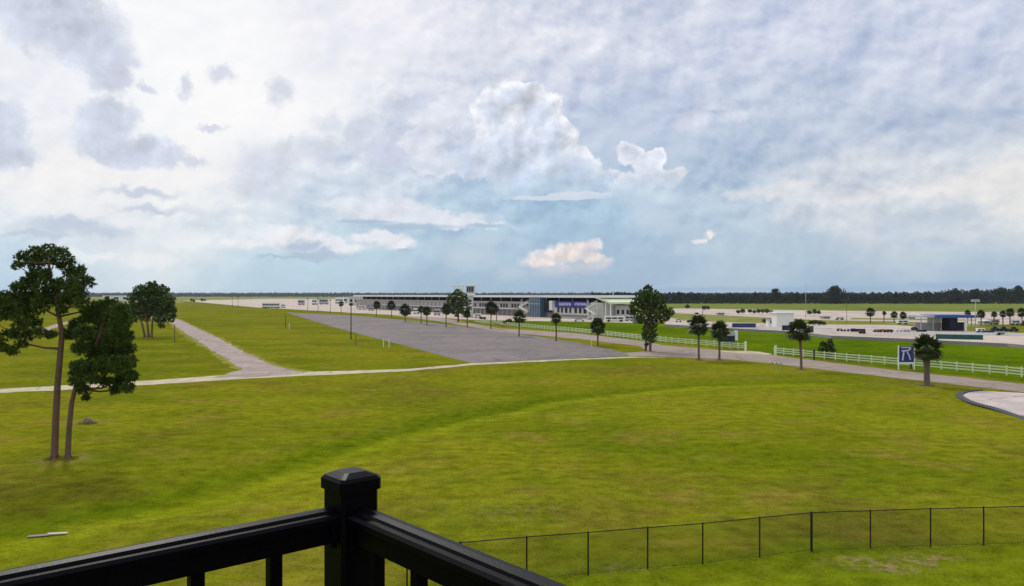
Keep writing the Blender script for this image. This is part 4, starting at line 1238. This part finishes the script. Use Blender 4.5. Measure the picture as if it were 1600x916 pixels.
# ------------------------------------------------------------ pit building (long gallery)
A0 = Vector((X(943, 346), 346, 0)); B0 = Vector((X(556, 640), 640, 0))
U = (B0 - A0).normalized(); NRM = Vector((-U.y, U.x, 0))
if NRM.y > 0: NRM = -NRM          # towards the viewer
BACK = -NRM
BANG = math.atan2(U.y, U.x)
LEN = (B0 - A0).length
def t_of(px):
    a = (px - CX) / F
    return (a * A0.y - A0.x) / (U.x - a * U.y)
def pit_building():
    r = empty('pit_building', A0, BANG)
    tag(r, 'very long two-storey pit building with white flat canopy roof and open gallery', 'building')
    flip = Vector((-math.sin(BANG), math.cos(BANG), 0)).dot(NRM) > 0
    s = 1 if flip else -1         # local +y*s points to the viewer
    def bx(name, t0, t1, n0, n1, z0, z1, mat):
        y0, y1 = sorted((n0 * s, n1 * s))
        return MB().box(t0, t1, y0, y1, z0, z1).build(name, M[mat], r)
    bx('lower_wall', 2, LEN, -16, -.4, 0, 7.0, 'wall')
    bx('gallery_wall', 2, LEN, -16, -6.0, 7.02, 9.74, 'shade')  # wall coloured near-black for the shadow under the canopy roof
    bx('parapet', 0, LEN, -.2, 0.15, 6.6, 7.55, 'wall')
    bx('canopy_roof', -2, LEN, -18, 2.2, 9.75, 10.85, 'roofwhite')
    bx('gallery_floor', 0, LEN, -5.9, -.25, 6.6, 7.0, 'grey')
    # columns of the gallery
    n = 30
    col = MB().box(-.11, .11, -.14, .14, 7.9, 9.74).mesh('column', M['steel'])
    for i in range(n):
        o = bpy.data.objects.new('column', col); COL.objects.link(o); o.parent = r; o.location = (1 + (LEN - 3) * i / (n - 1), 0, 0)
    # first-floor windows
    fr = MB().box(-1.0, 1.0, -.06, .06, 4.4, 6.2).mesh('window', M['glass'])
    t = t_of(828)
    i = 0
    while t < LEN - 4:
        if i % 4 != 3 and t < t_of(690):
            o = bpy.data.objects.new('window', fr); COL.objects.link(o); o.parent = r; o.location = (t, -.36 * s, 0)
        t += 3.1; i += 1
    # pit garages on the ground floor
    gd = MB().box(-1.7, 1.7, -.08, .08, .05, 3.2).mesh('garage_door', M['grey'])
    t = 12.0; i = 0
    while t < LEN - 4:
        o = bpy.data.objects.new('garage_door', gd); COL.objects.link(o); o.parent = r; o.location = (t, -.33 * s, 0)
        t += 5.2
    bx('ground_canopy', t_of(812), LEN * .8, -.38, 2.4, 3.55, 3.85, 'roofwhite')
    # brick-red columns on the far part
    pc = MB().box(-.25, .25, -.2, .2, 0, 6.5).mesh('pier', M['palewall'])
    t = t_of(706)
    while t < LEN - 2:
        o = bpy.data.objects.new('pier', pc); COL.objects.link(o); o.parent = r; o.location = (t, .1 * s, 0)
        t += 6.4
    # glass stair block
    t0, t1 = t_of(852), t_of(836)
    bx('glass_block', t0, t1, -.35, 3.2, 0.0, 9.4, 'blueglass')
    for i in range(5):
        tt = t0 + (t1 - t0) * i / 4
        bx('mullion', tt - .1, tt + .1, 3.2, 3.32, 0, 9.4, 'steel')
    bx('transom', t0, t1, 3.2, 3.36, 6.4, 6.75, 'steel')
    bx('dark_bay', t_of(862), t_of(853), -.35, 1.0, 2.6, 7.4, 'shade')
    bx('white_pylon', t_of(868), t_of(863.5), -.35, 2.0, 3.6, 8.2, 'white')
    # right wing front, with deep window openings under the banner
    bx('wing_front', t_of(924), t_of(869), -.38, 1.2, 0, 6.4, 'palewall')
    for a, b in ((874, 877.5), (880, 883), (886, 890), (893, 896), (901, 905), (908, 912), (915, 920)):
        bx('window', t_of(b), t_of(a), 1.2, 1.26, 2.6, 5.0, 'glass')
    bx('base_band', t_of(924), t_of(869), 1.2, 1.5, .9, 1.7, 'grey')
    # zigzag stairs
    def stair(px0, px1, label):
        ta, tb = sorted((t_of(px0), t_of(px1)))
        z = [0.2, 2.6, 5.0, 7.4]
        for k in range(3):
            a, b = (ta, tb) if k % 2 else (tb, ta)
            p = Vector((a, (3.4 + .6 * (k % 2)) * s, z[k])); q = Vector((b, (3.4 + .6 * (k % 2)) * s, z[k + 1]))
            mb = MB()
            mb.extrude([(-.5, -.22), (.5, -.22), (.5, .22), (-.5, .22)], p, q, (0, 1, 0), (0, 0, 1))
            mb.extrude([(-.04, .95), (.04, .95), (.04, 1.1), (-.04, 1.1)], p, q, (0, 1, 0), (0, 0, 1))
            mb.build('stair_flight', M['white'], r)
        for tt in (ta, tb):
            bx('stair_post', tt - .12, tt + .12, 2.8, 3.0, 0, 8.6, 'white')
            bx('landing', tt - .8, tt + .8, 2.4, 4.3, 4.9, 5.1, 'white')
    stair(822, 835, ''); stair(927, 941, '')
    bx('end_wall', -1, t_of(926), -14, 1.0, 0, 7.6, 'palewall')
    # sloping end canopy
    mb = MB()
    ys = sorted((-14 * s, 2 * s))
    mb.extrude([(ys[0], 0), (ys[1], 0), (ys[1], .8), (ys[0], .8)], (4, 0, 9.7), (-7.5, 0, 7.1), (0, 1, 0), (0, 0, 1))
    mb.build('end_canopy', M['cream'], r)
    for tt in (-7, -3.5):
        bx('end_post', tt - .2, tt + .2, 1.2, 1.6, 0, 7.6, 'white')
    return s
s_loc = pit_building()

def on_wall(px, n, z):
    p = A0 + U * t_of(px) + NRM * n
    return (p.x, p.y, z)

def banner():
    t0, t1 = t_of(924.5), t_of(871.5)
    c = A0 + U * (t0 + t1) / 2 + NRM * 1.6
    L = t1 - t0
    rz = BANG if s_loc > 0 else BANG
    r = empty('banner', c, rz); tag(r, 'long blue banner with pale lettering on the pit building wing', 'banner')
    yv = 1 if s_loc > 0 else -1
    MB().box(-L / 2, L / 2, -.06, .06, 5.05, 8.0).build('banner_panel', M['blue'], r)
    # two words too blurred to read: rows of short strokes; local x runs right to left in view
    def word(fa, fb, n, z0, z1, seed):
        rr = random.Random(seed)
        xa, xb = L / 2 - L * fa, L / 2 - L * fb
        w = (xb - xa) / n
        for i in range(n):
            mb = MB(); x = xa + w * i
            a, b = sorted((x + w * .08, x + w * .86)); y0, y1 = sorted((.065 * yv, .12 * yv))
            k = rr.randrange(3); th = (z1 - z0) * .24; sw = abs(b - a) * .30
            mb.box(a, a + sw, y0, y1, z0, z1)
            if k != 1: mb.box(b - sw, b, y0, y1, z0, z1)
            if k != 2: mb.box(a + sw, b - (sw if k != 1 else 0), y0, y1, z1 - th, z1)
            mb.box(a + sw, b - (sw if k != 1 else 0), y0, y1, (z0 + z1) / 2 - th / 2, (z0 + z1) / 2 + th / 2)
            mb.build('letter', M['lettering'], r)
    word(.13, .50, 8, 5.9, 7.3, 3); word(.60, .95, 7, 6.1, 7.4, 5)
banner()

def tower():
    d = 372
    x0 = X(726, d)
    r = empty('control_tower', (x0, d + 22, 0)); tag(r, 'pale green control tower with flat slab roof above the pit building', 'tower')
    d2 = d + 22; k = d2 / F
    f = lambda px: X(px, d2) - x0
    MB().bbox(f(722), f(739), -4, 4, 0, Z(462, d2), .1).build('shaft', M['palewall'], r)
    MB().bbox(f(718), f(742), -5, 5, Z(462, d2) + .01, Z(458.5, d2), .1).build('deck', M['roofwhite'], r)
    MB().bbox(f(729), f(741), -3.5, 3.5, Z(458.5, d2) + .01, Z(447.9, d2), .05).build('cabin', M['steel'], r)
    for a, b in ((730.2, 732.4), (733.4, 736.0), (737.0, 739.8)):
        MB().box(f(a), f(b), -3.56, -3.46, Z(456, d2), Z(449, d2)).build('window', M['glass'], r)
    for a in (711, 717, 723, 742.5):
        MB().box(f(a) - .12, f(a) + .12, -3, -2.76, Z(458.5, d2) if a > 717 else Z(462, d2), Z(447.9, d2)).build('column', M['white'], r)
    MB().bbox(f(706), f(744.5), -5.5, 5.5, Z(447.6, d2), Z(445, d2), .1).build('roof', M['roofwhite'], r)
    MB().bbox(f(712), f(724), -4.2, -3.9, Z(458, d2), Z(452, d2), .02).build('side_screen', M['cream'], r)
    MB().tube([(f(714), 0, Z(445, d2)), (f(714), 0, Z(441, d2))], .12, 6).build('aerial', M['steel'], r)
    MB().extrude([(-3, -.3), (3, -.3), (3, .3), (-3, .3)], (f(728), 0, Z(455, d2)), (f(742), 0, Z(462.5, d2)), (0, 1, 0), (0, 0, 1)).build('stair_canopy', M['roofwhite'], r)
tower()

def low_building(px0, px1, base, top, label, name='low_building', wall='palewall', roof='cream', win=3, depth=10, door=True):
    gx, gy = G((px0 + px1) / 2, base); k = gy / F
    w = (px1 - px0) * k / 2; h = (base - top) * k
    r = empty(name, (gx, gy, 0)); tag(r, label, 'building')
    MB().box(-w, w, 0, depth, 0, h - .3).build('wall', M[wall], r)
    MB().bbox(-w - .5, w + .5, -.7, depth + .5, h - .29, h, .05).build('roof', M[roof], r)
    for i in range(win):
        x = -w + 2 * w * (i + .5) / win
        MB().box(x - w / win * .5, x + w / win * .5, -.08, -.003, h * .40, h * .72).build('window', M['glass'], r)
    if door: MB().box(w * .55, w * .55 + 1.0, -.10, -.003, 0, 2.1).build('door', M['darkgrey'], r)
    return r
low_building(962, 992, 500, 478, 'low beige building with pale flat roof beside the gallery end', win=4)
low_building(160, 203, 472, 461.8, 'long pale shed at the horizon seen between the pines', name='far_shed', wall='white', roof='roofwhite', win=3, depth=30)
low_building(545, 575, 478, 463.5, 'pale low shed left of the long gallery', name='far_shed', wall='palewall', roof='steel', win=4, depth=25)
low_building(525, 545, 474, 465, 'small white shed far left of the gallery', name='far_shed', wall='white', roof='roofwhite', win=2, depth=20)
low_building(1213.5, 1240, 513, 488, 'tall plain white hut beside the race track', name='white_hut', wall='white', roof='roofwhite', win=0, depth=5)
low_building(1201, 1211, 511, 497, 'small white kiosk just left of the tall white hut', name='kiosk', wall='white', roof='grey', win=1, depth=3, door=False)
low_building(990, 1003, 506, 494, 'small grey shed half hidden behind the tallest bushy tree', name='garden_shed', wall='grey', roof='grey', win=1, depth=3)
low_building(1236, 1254, 468.8, 465.4, 'tiny pale building at the foot of the distant treeline', name='far_hut', wall='white', roof='roofwhite', win=2, depth=6, door=False)

# blue canopy (open station) on the right
def canopy():
    gx, gy = G(1482, 517); k = gy / F
    r = empty('canopy', (gx, gy, 0)); tag(r, 'open shelter with long flat blue roof on white posts, right of the track', 'canopy')
    f = lambda px: (px - 1482) * k
    z1, z0 = Z(492, gy), Z(496.5, gy)
    MB().bbox(f(1456), f(1512), -3, 7, z0, z1, .06).build('roof', M['canopyblue'], r)
    MB().bbox(f(1437), f(1455.8), -2, 7, z0 + .1, z1 - .15, .05).build('roof_wing', M['steel'], r)
    MB().bbox(f(1512.2), f(1521), -2, 7, z0 + .05, z1 - .1, .05).build('roof_wing', M['signblue'], r)
    for px in (1439, 1458, 1518):
        MB().bbox(f(px) - .12, f(px) + .12, -.12, .12, -.2, z0, .02).build('post', M['steel'], r)
    MB().bbox(f(1497.5), f(1501), -3.4, -3.0, -.2, Z(503, gy), .03).build('centre_post', M['white'], r)
    MB().extrude([(-.1, -.12), (.1, -.12), (.1, .12), (-.1, .12)], (f(1499), -3.2, Z(503, gy)), (f(1495), -3.2, z0), (0, 1, 0), (0.9, 0, .3)).build('brace', M['white'], r)
    MB().extrude([(-.1, -.12), (.1, -.12), (.1, .12), (-.1, .12)], (f(1499), -3.2, Z(503, gy)), (f(1506), -3.2, z0), (0, 1, 0), (0.9, 0, -.3)).build('brace', M['white'], r)
    MB().bbox(f(1460), f(1481.5), 4, 4.3, Z(505, gy), z0 - .02, .03).build('rear_panel', M['white'], r)
    MB().bbox(f(1440), f(1481.5), 4.0, 4.3, 0, Z(505, gy) - .02, .03).build('lower_panel', M['steel'], r)
    MB().bbox(f(1482), f(1493.5), -1, 4, 0, z0 - .02, .03).build('dark_booth', M['navy'], r)
    MB().bbox(f(1494), f(1512), 1.5, 3, 0, Z(504, gy), .05).build('counter', M['navy'], r)
canopy()

def wall_run(name, pxs, h, mat, label, cat='wall', th=.3, group=None, panel=4.0):
    pts = [Vector((*G(*p), 0)) for p in pxs]
    o = pts[0].copy(); r = empty(name, o); tag(r, label, cat, group)
    for a, b in zip(pts, pts[1:]):
        L = (b - a).length; n = max(1, round(L / panel)); u = (b - a) / L; nv = Vector((-u.y, u.x, 0))
        for i in range(n):
            s0 = a + u * (L * i / n + .02) - o; s1 = a + u * (L * (i + 1) / n - .02) - o
            MB().extrude([(-th / 2, -.1), (th / 2, -.1), (th / 2 * .6, h), (-th / 2 * .6, h)], s0, s1, nv, (0, 0, 1)).build('wall_panel', M[mat], r)
wall_run('track_wall', [(1040, 510), (1130, 516), (1240, 522), (1300, 529.3), (1400, 533.5), (1575, 542.5), (1720, 556)], .75, 'grey', 'low grey concrete wall between the race track and green infield', th=.4)
wall_run('tyre_barrier', [(1462, 529.5), (1536, 531)], 1.15, 'green', 'long dark green barrier in front of the blue canopy', 'barrier', .8, panel=2.2)
wall_run('pit_wall', [(1128, 511.5), (1240, 516), (1300, 519)], .9, 'white', 'white track-side wall left of the white hut', th=.35)
wall_run('pit_wall', [(1395, 522.0), (1465, 523), (1600, 524.5), (1750, 527)], .7, 'white', 'white track-side wall running behind the green barrier', th=.35)
wall_run('pit_wall', [(1300, 515.5), (1392, 517.5)], .55, 'white', 'low white wall mid track above the sign', th=.35)

def board(px0, px1, base, top, mat, label, group='advert boards at the track', name='advert_board'):
    gx, gy = G((px0 + px1) / 2, base); k = gy / F; w = (px1 - px0) * k / 2; h = (base - top) * k
    r = empty(name, (gx, gy, 0)); tag(r, label, 'board', group)
    MB().bbox(-w, w, -.06, .06, .25 * h, h, .01).build('board_panel', M[mat], r)
    n = max(2, int(w / 2))
    for i in range(n):
        x = -w * .95 + 1.9 * w * i / (n - 1)
        MB().box(x - .05, x + .05, .065, .16, -.1, h * .95).build('stake', M['steel'], r)
board(1144, 1181, 514, 505.3, 'signblue', 'long dark blue board on the white wall right of the screen')
board(1222, 1240, 519, 508.5, 'navy', 'short dark board below the tall white hut')
board(1262, 1271, 523, 509.5, 'green', 'dark green board behind the slim roadside palm')
board(1330, 1352, 520, 514, 'navy', 'faint dark board on the low white mid-track wall')

# ------------------------------------------------------------ vehicles
def vehicle(px0, px1, base, top, kind, body, label, cat, group=None, rz=0.0):
    gx, gy = G((px0 + px1) / 2, base); k = gy / F
    L = (px1 - px0) * k; h = (base - top) * k; w = min(2.5, L * .45)
    r = empty(kind, (gx, gy, 0), rz); tag(r, label, cat, group)
    wr = .5 if L > 8 else .33
    def prof(pts, mat, nm, inset=0.0):
        MB().extrude(pts, (0, -w / 2 - inset, 0), (0, w / 2 + inset, 0), (1, 0, 0), (0, 0, 1)).build(nm, M[mat], r)
    hl = L / 2
    if kind == 'parked_car':
        prof([(-hl, .3), (hl, .3), (hl, .75), (hl * .62, .88), (-hl * .9, .92), (-hl, .7)], body, 'body')
        prof([(-hl * .75, .9), (hl * .52, .88), (hl * .25, h), (-hl * .5, h)], 'glass', 'cabin', -.08)
        MB().box(-hl * .48, hl * .23, -w / 2 + .12, w / 2 - .12, h + .002, h + .04).build('roof', M[body], r)
    else:
        prof([(-hl, .45), (hl, .45), (hl, h * .6), (hl * .94, h), (-hl, h)], body, 'body')
        n = max(2, int(L / 2.4))
        for i in range(n):
            x = -hl * .9 + (1.8 * hl) * i / n
            MB().box(x, x + 1.5 * hl / n, -w / 2 - .03, w / 2 + .03, h * .52, h * .78).build('window', M['glass'], r)
        MB().box(-hl * .98, hl * .98, -w / 2 - .02, w / 2 + .02, .46, h * .24).build('skirt', M['signblue' if body == 'white' else 'grey'], r)
    for x in (-hl * .62, hl * .62):
        MB().tube([(x, -w / 2 - .04, wr), (x, w / 2 + .04, wr)], wr, 12).build('wheel', M['tyre'], r)
    return r
vehicle(410, 439, 482, 473.2, 'bus', 'white', 'white bus with dark blue skirt parked at the far end of the lawn', 'bus')
vehicle(439.5, 446, 481.5, 475, 'van', 'white', 'small white van right of the parked bus', 'van')
vehicle(945, 976, 503, 494, 'trailer', 'white', 'long white and blue trailer by the low beige building', 'trailer')
vehicle(977, 990, 502, 493, 'van', 'steel', 'grey van right of the long white and blue trailer', 'van')
vehicle(896, 914, 502.5, 497.5, 'parked_car', 'white', 'white car parked below the blue banner', 'car')
vehicle(926, 938, 501.5, 495.5, 'van', 'white', 'white van parked by the right zigzag stairs', 'van')
GV = 'cars at the far right paddock'
for i, (a, b, base, top, c, lab) in enumerate([
        (1549, 1560, 517.5, 510.5, 'darkgrey', 'dark car leftmost of the row right of the canopy'),
        (1562, 1574, 518, 510.5, 'navy', 'navy car in the middle of the row right of the canopy'),
        (1577, 1590, 518, 511, 'darkgrey', 'dark car rightmost of the row right of the canopy'),
        (1424, 1433, 516.5, 511, 'darkgrey', 'lone dark car left of the blue canopy'),
        (1595, 1606, 509, 502, 'navy', 'dark car at the right edge under the last palm'),
        (1084, 1094, 494, 488.5, 'white', 'white car in the pale paddock beyond the slender palm')]):
    vehicle(a, b, base, top, 'parked_car', c, lab, 'car', GV, rz=0.05 * (i - 2))
GC = 'small cars along the race track'
for i, (px, base, c, lab) in enumerate([
        (1312, 517.5, 'steel', 'grey car leftmost on the pale strip behind the leafy fence shrub'), (1322, 517.8, 'white', 'white car second on the pale strip behind the fence shrub'),
        (1334, 518.2, 'signblue', 'blue car on the pale strip right of the fence shrub'), (1347, 521.5, 'darkgrey', 'dark car in front of the low mid-track wall'),
        (1369, 519.0, 'steel', 'grey car on the pale strip left of the sign'), (1379, 519.3, 'red', 'rusty red car on the pale strip left of the sign'),
        (1390, 519.6, 'darkgrey', 'dark car on the pale strip above the sign'), (1404, 520.0, 'white', 'white car on the pale strip above the sign'),
        (1416, 520.2, 'steel', 'grey car on the pale strip left of the thick-trunked palm'), (1252, 513.5, 'white', 'white car right beside the tall white hut'),
        (1192, 513.5, 'steel', 'grey car left of the white kiosk'), (1060, 503.5, 'white', 'white car on the track just right of the tallest bushy tree'),
        (1078, 504.5, 'darkgrey', 'dark car on the track left of the slender palm')]):
    vehicle(px - 4.6, px + 4.6, base, base - 4.6, 'parked_car', c, lab, 'car', GC, rz=0.06 * ((i % 5) - 2))
for (a, b, base, top, c, lab) in [(1402, 1418, 507, 500, 'white', 'long white trailer on the strip right of the track-side palm pair'), (1526, 1538, 520, 513, 'white', 'white trailer just right of the blue canopy counter'),
        (1556, 1572, 524, 518.5, 'steel', 'grey trailer behind the white wall at far right'), (1305, 1318, 500, 495, 'white', 'white trailer on the pale paddock above the green strip')]:
    vehicle(a, b, base, top, 'trailer', c, lab, 'trailer', 'trailers beside the blue canopy')
board(1538, 1562, 522, 516.5, 'signblue', 'blue board right of the blue canopy at the white wall')
board(1432, 1448, 521, 515.5, 'navy', 'dark blue board left of the blue canopy at the white wall')
GR = 'tents and cabins in the far right paddock'
for i, (a, b, base, top, w_, rf, lab) in enumerate([
        (1538, 1547, 508, 501, 'palewall', 'white', 'small pale cabin just right of the blue canopy'), (1608, 1624, 509, 500, 'white', 'white', 'white cabin beyond the right edge palm'),
        (1287, 1297, 499, 494.5, 'palewall', 'grey', 'tiny pale cabin on the paddock right of the dark shrubs'), (1420, 1430, 500, 495, 'white', 'steel', 'tiny white cabin left of the blue canopy'),
        (1122, 1132, 493, 488, 'palewall', 'white', 'tiny pale cabin left of the dark shrub row'), (1446, 1456, 512.5, 506.5, 'steel', 'grey', 'small grey cabin under the canopy left wing')]):
    o = low_building(a, b, base, top, lab, name='cabin', wall=w_, roof=rf, win=2, depth=4, door=False); o['group'] = GR
GW = 'trailers in the far paddock'
for (a, b, base, top, c, lab) in [
        (466, 476, 477, 468.5, 'steel', 'pale grey trailer leftmost in the far paddock'),
        (488, 496, 476.5, 467.5, 'white', 'white trailer between the slim far lamps'),
        (499, 513, 476, 467, 'steel', 'long grey trailer between the slim far lamps'),
        (524, 537, 474.5, 466, 'white', 'white trailer behind the small dark palm'),
        (560, 572, 484, 477.5, 'white', 'white trailer before the far left end of the gallery'),
        (576, 584, 486, 480, 'steel', 'grey trailer left of the farthest gallery palm'),
        (646, 655, 491, 482, 'white', 'white trailer behind the close palm pair'),
        (678, 688, 493, 483, 'steel', 'grey trailer between palms under the gallery'),
        (742, 752, 497, 490, 'white', 'white trailer right of the control tower foot'),
        (1580, 1592, 508, 500, 'white', 'white trailer between the far right palms'),
        (1545, 1560, 507, 499, 'steel', 'pale trailer behind the palms right of the canopy')]:
    vehicle(a, b, base, top, 'trailer', c, lab, 'trailer', GW)


# ------------------------------------------------------------ rough grass where the mower does not reach
def rough_grass():
    pts = []
    r = random.Random(5)
    for (ax, ay), (bx_, by_) in zip(FENCE[:-1], FENCE[1:]):
        L = math.hypot(bx_ - ax, by_ - ay)
        for i in range(int(L * 7)):
            t = r.random(); pts.append((ax + (bx_ - ax) * t, ay + (by_ - ay) * t + r.gauss(0, .12), .6))
    for (px, py, rad, n) in ((85, 718, .5, 160), (106, 718, .45, 130), (137, 663, .6, 90), (1448, 603, .7, 120), (1252, 578, .6, 70), (1124, 563, .6, 60), (1092, 563, .6, 60)):
        gx, gy = G(px, py)
        for i in range(n):
            a = r.random() * 6.283; q = rad * (.4 + .9 * r.random())
            pts.append((gx + math.cos(a) * q, gy + math.sin(a) * q, 1.2))
    for i in range(900):
        y = 27 + 60 * r.random() ** 1.3; x = (r.random() * 2 - 1) * y * .7
        pts.append((x, y, .5))
    P_ = np.array(pts); P_ = P_[(P_[:, 1] > 26) & (np.abs(P_[:, 0]) < P_[:, 1] * .72)]
    m = len(P_); z = ground_z(P_[:, 0], P_[:, 1]); Vs = []
    for _ in range(7):
        a = rng.random(m) * 6.283; w = .010 + .010 * rng.random(m); h = (.07 + .09 * rng.random(m)) * P_[:, 2]
        ox, oy = rng.normal(size=m) * .04, rng.normal(size=m) * .04
        b = np.stack([P_[:, 0] + ox, P_[:, 1] + oy, z - .01], 1)
        dx = np.stack([np.cos(a) * w, np.sin(a) * w, np.zeros(m)], 1)
        tip = b + np.stack([rng.normal(size=m) * .05, rng.normal(size=m) * .05, h], 1)
        Vs.append(np.stack([b - dx, b + dx, tip], 1).reshape(-1, 3))
    V = np.concatenate(Vs)
    tag(raw_mesh('rough_grass', V, np.arange(len(V)).reshape(-1, 3), M['tuft']), kind='stuff')
M['tuft'] = leaf_mat('rough_grass_blades', (0.180, 0.220, 0.004), (0.360, 0.340, 0.040), rough=1.0, spec=0.0)
rough_grass()

# ------------------------------------------------------------ air
hz = MB().box(-17000, 17000, -600, 17000, -1.5, 34).build('haze', None)
hm = bpy.data.materials.new('haze_air'); hm.use_nodes = True
ht = hm.node_tree
for n in list(ht.nodes): ht.nodes.remove(n)
ho = ht.nodes.new('ShaderNodeOutputMaterial'); hv = ht.nodes.new('ShaderNodeVolumePrincipled')
hv.inputs['Color'].default_value = (0.80, 0.88, 1.0, 1)
hv.inputs['Density'].default_value = 0.000045
ht.links.new(hv.outputs[0], ho.inputs['Volume'])
hz.data.materials.append(hm)
tag(hz, kind='stuff')
